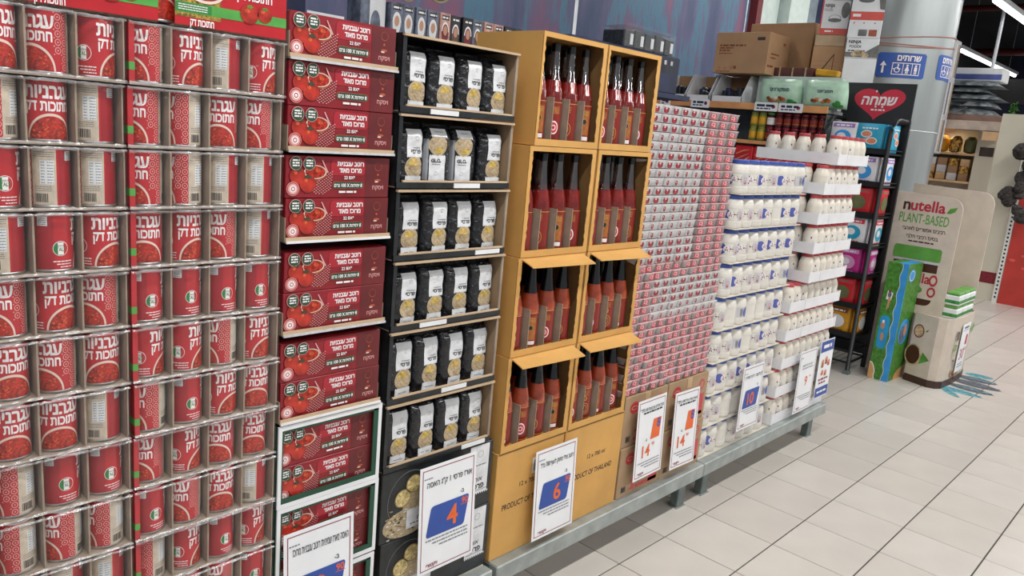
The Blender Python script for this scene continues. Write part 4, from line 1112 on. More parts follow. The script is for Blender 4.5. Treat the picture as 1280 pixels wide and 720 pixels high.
def build_signs():
    def nine(p, w, h):
        p.text(heb('דנונה 2 ק"ג חמאה'), w * .5, h * .74, h * .038, 'grey_ink', 1, .01, w * .7); p.dashes(w * .2, w * .85, h * .70, h * .014, 'grey_ink', 1, 3)
        p.text('9', w * .52, h * .42, h * .15, 'orange_ink', 1, .01, w * .3); p.text('90', w * .74, h * .535, h * .035, 'orange_ink', 1, 0)
        foot_print(p, w, h, .26)
    def poster(p, w, h):
        p.rect(.006, h - .07, w - .006, h - .006, 'blue_price', 1, 3); p.rect(.006, .006, w - .006, .062, 'blue_price', 1, 3)
        p.dashes(w * .2, w * .8, h - .048, .02, 'text_white', 2, 2); p.dashes(w * .15, w * .85, .028, .012, 'text_white', 2, 5)
        for u, v, a, k in ((.3, .58, .11, 'label_brown'), (.55, .62, .10, 'copper'), (.75, .57, .08, 'copper'), (.35, .42, .06, 'orange_ink'), (.6, .4, .07, 'label_brown')):
            p.rect(w * u - .016, h * v - a * h / 2, w * u + .016, h * v + a * h / 2, k, 1, 2); p.ell(w * u, h * v + a * h / 2, .014, .012, 'peach', 2, 8)
        p.dashes(w * .15, w * .85, h * .30, h * .035, 'maroon_line', 1, 8); p.dashes(w * .2, w * .7, h * .24, h * .03, 'maroon_line', 1, 12)
    sign(-2.752, .083, .235, .215, .346, 'white price sign with blue tag in front of the red sauce cartons', price_card('האסה מארז שמיניות רוטב עגבניות מרוכז', '9', '90'), lean=.05)
    sign(-2.322, .062, .308, .228, .344, 'white price sign reading 4 90 on black rice cases', price_card('אורז פרסי 1 ק"ג האסה', '4', '90', .58), lean=.05)
    sign(-1.795, .068, .232, .224, .334, 'white price sign reading 6 90 on closed yellow cases', price_card('רוטב צילי מתוק לעוף 700 מ"ל', '6', '90', .55), lean=.05)
    sign(-1.185, .070, .278, .212, .342, 'left white sign reading 8 for 14 90 on brown cases', multi_card('מעדן פודינג עם קצפת 100 גרם'), lean=.05, rz=.02)
    sign(-.905, .070, .252, .190, .348, 'right white sign reading 8 for 14 90 on brown cases', multi_card('מעדן סויה וניל 100 גרם'), lean=.05, rz=-.03)
    sign(-.315, .070, .290, .218, .324, 'white price sign reading 10 leaning on dairy jars', price_card('לבן לקפה 1 ליטר מהדרין', '10', None, .48), lean=.02)
    sign(.345, .070, .233, .225, .356, 'white price sign reading 9 on cream bottle trays', nine, lean=.02)
    sign(.615, .070, .266, .190, .345, 'blue banded advertising card beside price sign 9', poster, lean=.02, frame=False)

# ================================================================ END-OF-AISLE RACK AND SHELF (their fronts face the camera's left, -x)
EW = -PI / 2
def pouch_mesh(w, h, d, back, prints, key):
    b = MB(); nx, nz = 6, 7; vs = []
    rr = random.Random(key)
    for s in (-1, 1):
        for j in range(nz + 1):
            for i in range(nx + 1):
                u, v = i / nx * 2 - 1, j / nz * 2 - 1
                t = max(0, (1 - u ** 4) * (1 - v ** 4)) ** .6
                vs.append((u * w / 2, s * (d / 2 * t + .0008) + .0015 * noise.noise(Vector((u * 3, v * 3, key))), (v + 1) / 2 * h))
    m = (nx + 1) * (nz + 1)
    f = [(j * (nx + 1) + i, j * (nx + 1) + i + 1, (j + 1) * (nx + 1) + i + 1, (j + 1) * (nx + 1) + i) for j in range(nz) for i in range(nx)]
    b.add(vs[:m], f, back, True); b.add(vs[m:], [q[::-1] for q in f], back, True)
    def warp(u, v, hh):
        a, c = max(-1, min(1, u / (w / 2))), max(-1, min(1, v / h * 2 - 1))
        t = max(0, (1 - a ** 4) * (1 - c ** 4)) ** .6
        return (u, -(d / 2 * t + .0028) - hh, v)
    p = Print(warp, .0004)
    prints(p, w, h)
    return b.mesh('candy_pouch'), p.mb.mesh('pouch_print')

def build_rack():
    t = ob('candy_rack', None, loc=(2.30, .94, 0), rz=EW, label='black metal candy rack with heart header beside the steel column', cat='rack')
    W, D, H = .47, .36, 1.93              # local x runs towards the viewer (world -y), local y into the rack (world +x)
    def at(u, y): return (u, y, 0)
    # curved front posts
    for k, u in enumerate((.0, W)):
        pts = [(u, 0, .03), (u, 0, 1.80)] + [(u + 0, .13 - .13 * math.cos(a), 1.80 + .13 * math.sin(a)) for a in (PI / 8, PI / 4, PI * 3 / 8, PI / 2)] + [(u, D, 1.93)]
        ob('post', MB().tube(pts, .017, 'rack_black', 10), t)
        ob('back_post', MB().box(u - .015, u + .015, D - .03, D, .0, 1.93, 'rack_black'), t)
        ob('foot', MB().box(u - .02, u + .02, -.02, .03, 0, .03, 'galv_dark'), t)
    ob('back_panel', MB().box(0, W, D - .006, D, .1, 1.93, 'rack_black'), t)
    levels = [.30, .535, .79, 1.012, 1.236, 1.463, 1.713]
    zs = [.29, .52, .755, .985, 1.215, 1.445, 1.685]
    for z in zs:
        s = MB(); s.box(0, W, .02, D - .008, z - .012, z, 'rack_black'); s.box(0, W, .012, .02, z - .012, z + .03, 'rack_black'); ob('shelf', s, t)
        for u in (.0, W): ob('side_wire', MB().box(u - .004, u + .004, .02, D - .01, z + .02, z + .027, 'rack_black'), t)
    # basket at the foot
    for z in (.08, .17):
        fr = MB(); fr.box(0, W, .0, .012, z, z + .014, 'rack_black'); fr.box(0, W, D - .02, D - .01, z, z + .014, 'rack_black'); fr.box(0, .01, 0, D, z, z + .014, 'rack_black'); fr.box(W - .01, W, 0, D, z, z + .014, 'rack_black')
        ob('basket_rim', fr, t)
    for k in range(9): ob('basket_wire', MB().box(.03 + k * .05, .034 + k * .05, .01, D - .02, .080, .084, 'galv'), t)
    # header
    hd = ob('header', MB().box(-.02, W + .02, D - .045, D - .03, 1.905, 2.205, 'header_black'), t, label='black header card with a red heart')
    p = Print(plane(0, D - .045, 0), .0006)
    pts = []
    for k in range(40):
        a = 2 * PI * k / 40
        x = 16 * math.sin(a) ** 3; y = 13 * math.cos(a) - 5 * math.cos(2 * a) - 2 * math.cos(3 * a) - math.cos(4 * a)
        pts.append((W * .5 + x * .0118 + y * .001, 2.065 + y * .0082))
    p.poly(pts, 'heart_red', 0)
    p.text(heb('שמחה'), W * .5, 2.045, .062, 'text_white', 1, .05, .30, shear=.15)
    for u, v in ((.19, 2.145), (.25, 2.030), (.20, 2.030)): p.ell(u + .02, v, .008, .008, 'text_white', 1, 8)
    p.dashes(W * .4, W * .62, 2.000, .012, 'text_white', 1, 4)
    ob('header_print', p.mb, hd)
    # pouches
    def gp(bg, fg, blob):
        def f(p, w, h):
            p.rect(-w * .42, h * .80, w * .42, h * .95, fg, 0, 3)
            p.ell(0, h * .45, w * .34, h * .26, blob, 0, 14, 2); p.ell(-w * .05, h * .48, w * .18, h * .13, bg, 1, 10)
            p.dashes(-w * .3, w * .3, h * .84, h * .06, bg, 1, 3); p.dashes(-w * .35, w * .3, h * .1, h * .05, fg, 1, 7)
        return f
    def bears(p, w, h):
        for u, v in ((-.1, .62), (.12, .38)):
            p.ell(w * u, h * v, w * .22, h * .13, 'text_white', 0, 12); p.ell(w * u, h * v, w * .18, h * .10, 'peach', 1, 12)
        p.dashes(-w * .3, w * .3, h * .8, h * .05, 'text_white', 0, 4)
    kinds = {
        'white': pouch_mesh(.19, .205, .026, 'white_pack', gp('white_pack', 'lilac_stripe', 'sky_print'), 1), 'cyan': pouch_mesh(.19, .205, .026, 'cyan_pack', bears, 2),
        'yellow': pouch_mesh(.19, .205, .026, 'yellow_pack', gp('white_pack', 'nut_brown', 'white_pack'), 3), 'pink': pouch_mesh(.19, .205, .026, 'pink_pack', gp('white_pack', 'lilac_stripe', 'text_white'), 4),
        'red': pouch_mesh(.19, .205, .026, 'red_pack', gp('olive', 'heart_red', 'olive'), 5), 'magenta': pouch_mesh(.19, .205, .026, 'magenta_pack', gp('white_pack', 'pink_pack', 'pink_pack'), 6),
        'blue_white': pouch_mesh(.19, .205, .026, 'white_pack', gp('white_pack', 'heart_red', 'cyan_pack'), 7), 'rose': pouch_mesh(.19, .205, .026, 'rose_pattern', gp('text_white', 'magenta_pack', 'white_pack'), 8), 'gold': pouch_mesh(.19, .205, .026, 'gold_pack', gp('white_pack', 'nut_brown', 'white_pack'), 9)}
    rows = [('gold', 'gold', .29), ('pink', 'red', .52), ('rose', 'magenta', .755), ('magenta', 'blue_white', .985), ('red', 'red', 1.215), ('yellow', 'white', 1.445), ('white', 'cyan', 1.685)]
    names = {'white': 'white and lilac', 'cyan': 'cyan with two peach sweets', 'yellow': 'yellow', 'pink': 'pale pink', 'red': 'red with olive patch', 'magenta': 'magenta', 'blue_white': 'white with blue ring', 'rose': 'rose patterned', 'gold': 'golden'}
    for r, (ka, kb, z) in enumerate(rows):
        nth = ORD[6 - r]
        for ci, (k, u) in enumerate(((ka, .114), (kb, .3075))):
            bm, pm = kinds[k]
            for j in range(4):
                o = ob('candy_pouch', bm, None, (2.35 + .040 * j, .94 - u, z + .0035), rot=(RND.uniform(-.025, .0), RND.uniform(-.008, .008), EW + RND.uniform(-.025, .025)),
                       label='%s candy pouch, %s in %s row, %s rack shelf' % (names[k], ('front', 'second', 'third', 'fourth')[j], ('left', 'right')[ci], nth), cat='candy pouch', group='candy pouches on the black rack')
                if j == 0: ob('pouch_print', pm, o)
        if r in (0, 2, 4, 6, 5, 1, 3):               # sideways pouches at the viewer's end of the shelf
            bm, pm = kinds[kb]
            for j in range(2):
                o = ob('candy_pouch', bm, None, (2.455, .94 - .4175 - .0325 * j, z + .0035), rz=0, label='%s candy pouch sideways, %s from end, %s rack shelf' % (names[kb], ORD[1 - j], nth), cat='candy pouch', group='candy pouches on the black rack')
                if j == 1: ob('pouch_print', pm, o)

def ebox(name, u0, u1, x0, x1, z0, z1, key, label, cat, prints=None, group=None, b=.003, rz=0.0):
    """box on the end shelf: u0..u1 measured towards the viewer from y = 2.62, front at x0"""
    W, D, H = u1 - u0, x1 - x0, z1 - z0
    o = ob(name, MB().bbox(0, W, 0, D, 0, H, key, b), None, (x0, 2.62 - u0, z0), rz=EW + rz, label=label, cat=cat, group=group)
    if prints:
        p = Print(plane(), .0008); prints(p, W, H); ob('printed_front', p.mb, o)
    return o

def build_end_shelf():
    Y1 = 2.62; W = 1.63
    t = ob('end_shelf', None, loc=(2.40, Y1, 0), rz=EW, label='end-of-aisle shelf unit with orange price rail behind the dairy stacks', cat='shelf')
    ob('base', MB().box(0, W, 0, .5, 0, .15, 'galv_dark'), t)
    ob('back_panel', MB().box(0, W, .48, .5, .15, 2.16, 'galv_dark'), t)
    for z in (.55, .95, 1.42, 1.70, 1.975):
        ob('shelf_board', MB().box(0, W, 0, .48, z - .025, z, 'rack_black' if z < 1.9 else 'galv'), t)
    ob('price_rail', MB().bbox(0, W, -.012, .0, 1.945, 2.000, 'rail_orange', .003), t, label='orange price rail')
    ob('price_rail', MB().bbox(0, W, -.012, .0, 1.67, 1.70, 'rail_orange', .003), t)
    ob('end_panel', MB().box(W - .01, W, 0, .48, .15, 1.94, 'galv_dark'), t)
    ob('top_board', MB().box(0, W, .45, .9, 2.165, 2.19, 'galv'), t)
    tags = Print(plane(0, -.012, 0), .001)
    k = 0
    for u0, u1 in ((.10, .21), (.42, .60), (1.02, 1.22), (1.23, 1.43)):
        pl = MB(); pl.box(u0, u1, -.0145, -.0125, 1.940, 2.010, 'white_paper')
        a = ob('price_tag', pl, t)
        q = Print(plane(0, -.0145, 0), .0006); q.dashes(u0 + .02, u1 - .03, 1.975, .018, 'navy', 0, k); q.dashes(u0 + .02, u1 - .06, 1.955, .010, 'navy', 0, k + 9); q.ell(u1 - .035, 1.975, .016, .014, 'maroon_line', 0, 10)
        ob('tag_print', q.mb, a); k += 1
    # white trays of dark goods
    for i, (u0, u1) in enumerate(((.07, .33), (.35, .57), (.60, .88))):
        w = u1 - u0
        c = ob('white_tray', None, loc=(2.41, Y1 - u0, 1.977), rz=EW, label='white cut-away cardboard tray of dark goods on orange-railed shelf, %s from left' % ORD[i], cat='tray', group='white trays on the end shelf')
        fr = MB(); fr.box(0, w, 0, .004, 0, .07, 'white_card'); ob('front_wall', fr, c)
        for sx in (0, w - .004):
            s = MB(); s.add([(sx, 0, 0), (sx, .3, 0), (sx, .3, .25), (sx, .12, .25), (sx, 0, .07), (sx + .004, 0, 0), (sx + .004, .3, 0), (sx + .004, .3, .25), (sx + .004, .12, .25), (sx + .004, 0, .07)],
                            [(4, 3, 2, 1, 0), (5, 6, 7, 8, 9), (0, 1, 6, 5), (1, 2, 7, 6), (2, 3, 8, 7), (3, 4, 9, 8), (4, 0, 5, 9)], 'white_card'); ob('side_wall', s, c)
        ob('back_wall', MB().box(0, w, .296, .3, 0, .25, 'box_brown_dark'), c); ob('tray_floor', MB().box(0, w, 0, .3, 0, .004, 'box_brown_dark'), c)
        g = MB(); rr = random.Random(i)
        for k in range(26):
            a, bq, h = rr.uniform(.03, w - .06), rr.uniform(.02, .24), rr.uniform(.10, .15)
            g.bbox(a, a + .035, bq, bq + .04, .004, h, rr.choice(('dark_goods', 'dark_goods', 'navy', 'black_case')), .006)
        ob('dark_goods', g, c, kind='stuff')
    # tall tray corner piece
    # green bags
    def bag(u, w, txt, lab, z=1.989):
        b = MB(); nx, nz = 12, 10; vs = []
        h, d = .215, .12
        for s in (-1, 1):
            for j in range(nz + 1):
                for i in range(nx + 1):
                    a, c = i / nx * 2 - 1, j / nz * 2 - 1
                    tt = max(0, (1 - a ** 6) * (1 - c ** 4)) ** .5
                    vs.append((a * w / 2 * (1 - .06 * max(0, c)), s * d / 2 * tt + .006 * noise.noise(Vector((a * 3 + u, c * 3, 1))), (c + 1) / 2 * h + .012 * noise.noise(Vector((a * 4, u, 3))) * (j / nz)))
        m = (nx + 1) * (nz + 1)
        f = [(j * (nx + 1) + i, j * (nx + 1) + i + 1, (j + 1) * (nx + 1) + i + 1, (j + 1) * (nx + 1) + i) for j in range(nz) for i in range(nx)]
        b.add(vs[:m], f, 'mint_bag', True); b.add(vs[m:], [q[::-1] for q in f], 'mint_bag', True)
        o = ob('snack_bag', b, None, (2.49, Y1 - u, z), rz=EW, rot=(.12, 0, EW), label=lab, cat='bag', group='mint green snack bags')
        def warp(x, v, hh):
            a, c = max(-1, min(1, x / (w / 2))), max(-1, min(1, v / h * 2 - 1))
            return (x, -(d / 2 * max(0, (1 - a ** 6) * (1 - c ** 4)) ** .5 + .007) - hh, v)
        p = Print(warp, .0006)
        p.text(heb(txt), .02, .125, .024, 'navy', 0, .02, .2)
        rr = random.Random(int(u * 100))
        for k in range(9): p.ell(-.07 + .016 * k, .06 + rr.uniform(-.012, .014), .017, .014, ('nut_brown', 'nut_brown', 'orange_ink', 'bread_tan', 'text_white', 'gold_pack')[k % 6], 1, 9)
        for k in range(6): p.ell(w * .36 + rr.uniform(-.03, .02), .035 + rr.uniform(-.012, .02), .018, .013, 'mint_dark', 2, 8)
        ob('bag_print', p.mb, o)
    bag(1.185, .36, 'פופקורנים', 'left mint green snack bag with nuts behind the price tags')
    bag(1.555, .36, 'תפוצ\'יפס', 'right mint green snack bag with leaves beside the heart header')
    ebox('white_carton', .93, 1.63, 2.57, 2.65, 1.977, 2.235, 'panel_mint', 'long pale carton wall behind the mint green bags', 'carton')
    # cardboard boxes above
    def brown1(p, w, h):
        p.dashes(.04, w * .58, h * .66, .014, 'nut_brown', 0, 1); p.dashes(.04, w * .36, h * .60, .012, 'nut_brown', 0, 2); p.dashes(.04, w * .30, h * .54, .012, 'nut_brown', 0, 3); p.dashes(.04, w * .34, h * .47, .010, 'nut_brown', 0, 4)
        p.dashes(w * .78, w * .92, h * .80, .025, 'disc_brown', 0, 6)
        for u in (.12, .23): p.ring(w * u, h * .12, .012, .003, 'nut_brown', 0, 10)
        p.ring(w * .36, h * .14, .012, .003, 'nut_brown', 0, 10); p.ell(w * .42, h * .14, .014, .014, 'nut_brown', 0, 10); p.dashes(w * .06, w * .34, h * .03, .008, 'nut_brown', 0, 7)
    c1 = ebox('cardboard_box',   .57, 1.05, 2.42, 2.80, 2.237, 2.567, 'box_brown', 'brown cardboard box with small print, in front of a taller box', 'box', brown1, 'brown boxes on top of the end shelf')
    q = Print(lambda u, v, h: (.48 + h, u, v), .0008); q.dashes(.06, .2, .16, .012, 'nut_brown', 0, 3); q.dashes(.06, .15, .13, .010, 'nut_brown', 0, 5); q.dashes(.26, .30, .25, .022, 'nut_brown', 0, 2); q.dashes(.02, .13, .06, .016, 'nut_brown', 0, 8)
    ob('side_print', q.mb, c1)
    c2 = ebox('cardboard_box', .64, 1.215, 2.86, 3.20, 2.192, 2.70, 'box_brown', 'taller brown cardboard box standing behind the printed one', 'box', None, 'brown boxes on top of the end shelf')
    ob('flap_seam', MB().box(.575, .5765, .18, .21, .0, .508, 'tape_brown'), c2)
    def letterA(p, w, h):
        p.poly([(w * .28, h * .30), (w * .33, h * .30), (w * .70, h * .80), (w * .66, h * .80)], 'disc_brown', 0); p.rect(w * .66, h * .3, w * .69, h * .8, 'nut_brown', 0)
        for v in (.3, .48, .6): p.rect(w * .05, h * v, w * .8, h * (v + .012), 'box_brown_dark', 0)
        p.rect(w * .78, h * .02, w * .98, h * .14, 'box_brown_dark', 0)
    ebox('cardboard_box', 1.315, 1.558, 2.665, 2.95, 2.192, 2.49, 'box_brown', 'small brown box with a hand-drawn letter A, beside the column', 'box', letterA, 'brown boxes on top of the end shelf', rz=.35)
    ebox('cardboard_box', 1.315, 1.543, 2.672, 2.95, 2.492, 2.578, 'kraft_light', 'pale flat box on the one marked with a letter A', 'box', None, 'brown boxes on top of the end shelf', rz=.35)
    def appl(kind):
        def f(p, w, h):
            if kind == 1:
                p.rect(0, 0, w, h * .18, 'appliance_red', 0); p.text('NINJA', w * .27, h * .80, h * .10, 'black_ink', 1, .02, w * .34); p.text('FOODI', w * .24, h * .68, h * .08, 'grey_ink', 1, 0, w * .28)
                p.ell(w * .5, h * .42, w * .24, h * .06, 'appliance_grey', 1, 16); p.ring(w * .5, h * .48, w * .22, .004, 'appliance_grey', 2, 16, h * .10); p.ell(w * .84, h * .72, w * .15, h * .24, 'appliance_grey', 1, 14); p.dashes(w * .2, w * .5, h * .07, h * .05, 'text_white', 1, 2)
                p.rect(0, 0, w * .05, h, 'appliance_red', 1)
            elif kind == 2:
                p.rect(0, 0, w, h * .08, 'white_card', 1)
                p.rect(0, h * .38, w, h * .56, 'appliance_red', 0); p.dashes(w * .08, w * .32, h * .45, h * .06, 'text_white', 1, 2)
                p.ell(w * .42, h * .80, w * .24, h * .05, 'appliance_grey', 0, 16); p.ring(w * .42, h * .84, w * .22, .004, 'appliance_grey', 1, 16, h * .08); p.poly([(w * .74, h), (w, h), (w, h * .60), (w * .86, h * .62)], 'appliance_grey', 1)
                p.rect(w * .32, h * .04, w * .58, h * .18, 'appliance_grey', 2); p.rect(w * .64, h * .04, w * .88, h * .18, 'copper', 2)
                for u in (.15, .45, .78): p.ell(w * u, h * .32, .006, .006, 'appliance_red', 1, 6)
            else:
                p.rect(0, h * .05, w, h * .30, 'appliance_grey', 0); p.text('NINJA', w * .26, h * .74, h * .16, 'black_ink', 1, .03, w * .4); p.text('FOODI', w * .28, h * .52, h * .13, 'black_ink', 1, .01, w * .36); p.dashes(w * .08, w * .6, h * .34, h * .06, 'black_ink', 1, 3)
                p.poly([(w * .6, h * .30), (w, h * .30), (w, h * .72)], 'appliance_grey', 1)
                for u, v in ((.3, .18), (.48, .24), (.62, .16), (.4, .3)): p.ell(w * u, h * v, w * .12, h * .12, 'bread_tan', 2, 12)
        return f
    g = 'white appliance boxes beside the column'
    ebox('appliance_box', 1.335, 1.545, 2.67, 2.93, 2.580, 2.84, 'white_card', 'white and red appliance box standing on the pale flat box', 'box', appl(1), g, rz=.35)
    ebox('appliance_box', 1.335, 1.545, 2.67, 2.93, 2.842, 3.10, 'white_card', 'white appliance box at the picture top, above the boxed pan with red edge', 'box', appl(3), g, rz=.35)
    ebox('appliance_box', 1.580, 1.815, 2.66, 2.95, 2.192, 2.395, 'white_card', 'blank white box at the bottom of the appliance pile by the column', 'box', None, g, rz=.35)
    ebox('appliance_box', 1.578, 1.813, 2.66, 2.95, 2.397, 2.548, 'white_card', 'appliance box with food picture above the blank white box', 'box', appl(4), g, rz=.35)
    ebox('appliance_box', 1.572, 1.810, 2.66, 2.95, 2.550, 2.90, 'white_card', 'tall appliance box with red band and pan picture, top of the pile', 'box', appl(2), g, rz=.35)
    ob('pile_board', MB().box(1.28, 1.88, .262, .74, 2.166, 2.189, 'galv'), t)
    # row of thin brown packs and a yellow one lying on the pale carton
    sp = MB().bbox(-.006, .006, -.036, .036, 0, .068, 'spine_brown', .001).mesh('wafer_pack'); sp2 = MB().bbox(-.006, .006, -.036, .036, 0, .068, 'bread_tan', .001).mesh('wafer_pack')
    for k in range(24):
        u = 1.06 + k * .0137
        ob('wafer_pack', sp2 if k % 8 == 3 else sp, None, (2.611, Y1 - u, 2.2365), rz=EW, label='%s thin pack, %s in the row in front of brown boxes' % ('pale' if k % 8 == 3 else 'brown', ORD[k]), cat='pack', group='thin packs lined up before brown boxes')
    y = ebox('yellow_pack', 1.40, 1.58, 2.572, 2.648, 2.2365, 2.285, 'yellow_pack', 'yellow pack lying beside the row of thin brown packs', 'pack', None, b=.008)
    y.rotation_euler = (0, .08, EW); y.location.z += .016
    # lower shelf: jars, and red bags below
    def jar(kind):
        b = MB().lathe([(.030, 0), (.034, .005), (.034, .085), (.029, .098)], 'jar_dark' if kind != 2 else 'jar_olive', 18)
        c = MB().lathe([(.031, .0985), (.032, .1), (.032, .114), (.030, .116)], 'jar_lid' if kind == 0 else ('jar_green' if kind == 1 else 'jar_olive'), 18)
        p = Print(cyl(.0342), .0004); p.rect(-.03, .02, .04, .075, ('label_red', 'text_white', 'yellow_pack')[kind], 0, 8); p.dashes(-.02, .03, .05, .012, 'gold_print' if kind == 0 else 'black_ink', 1, kind); p.dashes(-.02, .03, .03, .006, 'gold_print', 1, kind + 4)
        return b.mesh('preserve_jar'), c.mesh('lid'), p.mb.mesh('jar_label')
    jk = [jar(0), jar(1), jar(2)]
    for lay in range(2):
        for k in range(9):
            kd = 2 if k < 2 else (1 if (k == 2 and lay == 1) else 0)
            a, l, q = jk[kd]
            o = ob('preserve_jar', a, None, (2.46, Y1 - 1.005 - k * .072, 1.7005 + lay * .1165), rz=EW + .2, label='%s preserve jar under the orange rail, %s from left, %s layer' % (('dark red', 'white-labelled', 'olive-lidded')[kd], ORD[k], ('lower', 'upper')[lay]), cat='jar', group='preserve jars under the orange rail')
            ob('lid', l, o); ob('jar_label', q, o)
    def wave(p, w, h):
        for k in range(3): p.poly([(w * .1, h * (.25 + .2 * k)), (w * .5, h * (.38 + .2 * k)), (w * .9, h * (.62 + .12 * k)), (w * .5, h * (.44 + .2 * k)), (w * .1, h * (.29 + .2 * k))], 'peach' if k else 'text_white', 0)
    for k in range(4):
        ebox('red_carton', .88 + k * .17, 1.045 + k * .17, 2.42, 2.6, 1.421, 1.655, 'red_pack', 'glossy red carton with pale swooshes behind blue-capped jars, %s from left' % ORD[k], 'carton', wave, 'red cartons on the lower end shelf', b=.01)

# ================================================================ INFLATABLE POOL BOX, SPREAD DISPLAY
def build_pool_box():
    x0, y1 = 2.385, .345; W, D, H = .148, .29, .905
    o = ob('pool_box', MB().bbox(0, W, 0, D, 0, H, 'grass_print', .003), None, (x0, y1, .0005), rz=EW - .05, label='tall green and blue printed toy box standing on the floor by the rack', cat='toy box')
    p = Print(plane(), .0006)
    wav = [(W, 0), (W, H)] + [(W - .042 + .006 * math.sin(k * 1.25), H - H * k / 34) for k in range(35)]
    p.poly([(W, 0), (W, H)] + [(a - .004, b) for a, b in wav[2:]], 'text_white', 0); p.poly(wav, 'sky_print', 1)
    p.rrect(.018, .24, .090, .50, .034, 'pool_print', 1); p.ring(.054, .37, .034, .002, 'sky_print', 2, 20, .10)
    p.ell(.045, .42, .016, .030, 'skin_print', 3, 12); p.ell(.052, .335, .013, .035, 'skin_print', 3, 12); p.ell(.045, .45, .010, .014, 'text_white', 4, 10)
    p.poly([(.030, .62), (.068, .62), (.075, .675), (.035, .69)], 'text_white', 1); p.ell(.052, .66, .014, .022, 'dye_grey', 2, 10); p.ell(.050, .685, .009, .011, 'nut_brown', 3, 10); p.poly([(.047, .64), (.058, .64), (.052, .54), (.046, .54)], 'skin_print', 2); p.poly([(.058, .64), (.066, .64), (.060, .56), (.054, .56)], 'skin_print', 2)
    p.poly([(0, 0), (.052, 0), (.046, .03), (.05, .06), (.036, .1), (.02, .125), (0, .13)], 'text_white', 1); p.poly([(0, 0), (.045, 0), (.04, .03), (.043, .058), (.03, .093), (.016, .117), (0, .122)], 'sand_print', 2)
    p.text('POOL', W - .02, .06, .014, 'text_white', 3, .0, .06, rot=PI / 2) if False else None
    ob('front_print', p.mb, o)
    q = Print(lambda u, v, h: (W + h, u, v), .0006)
    q.rect(0, .0, .012, H, 'sky_print', 0); q.rect(0, H - .20, D, H - .02, 'grass_print', 0)
    q.ell(.10, H - .09, .06, .05, 'sky_print', 1, 16); q.ring(.10, H - .09, .05, .006, 'text_white', 2, 16, .04); q.ell(.14, .38, .10, .10, 'sky_print', 1, 18); q.ell(.12, .36, .05, .07, 'dye_grey', 2, 12); q.ell(.17, .39, .03, .05, 'skin_print', 3, 10)
    q.poly([(.10, 0), (D, 0), (D, .10), (.2, .08), (.12, .05)], 'sand_print', 1)
    ob('side_print', q.mb, o)
    tp = Print(lambda u, v, h: (u, v, H + h), .0006); tp.rect(.07, .004, W - .004, D - .004, 'sky_print', 0); ob('top_print', tp.mb, o)

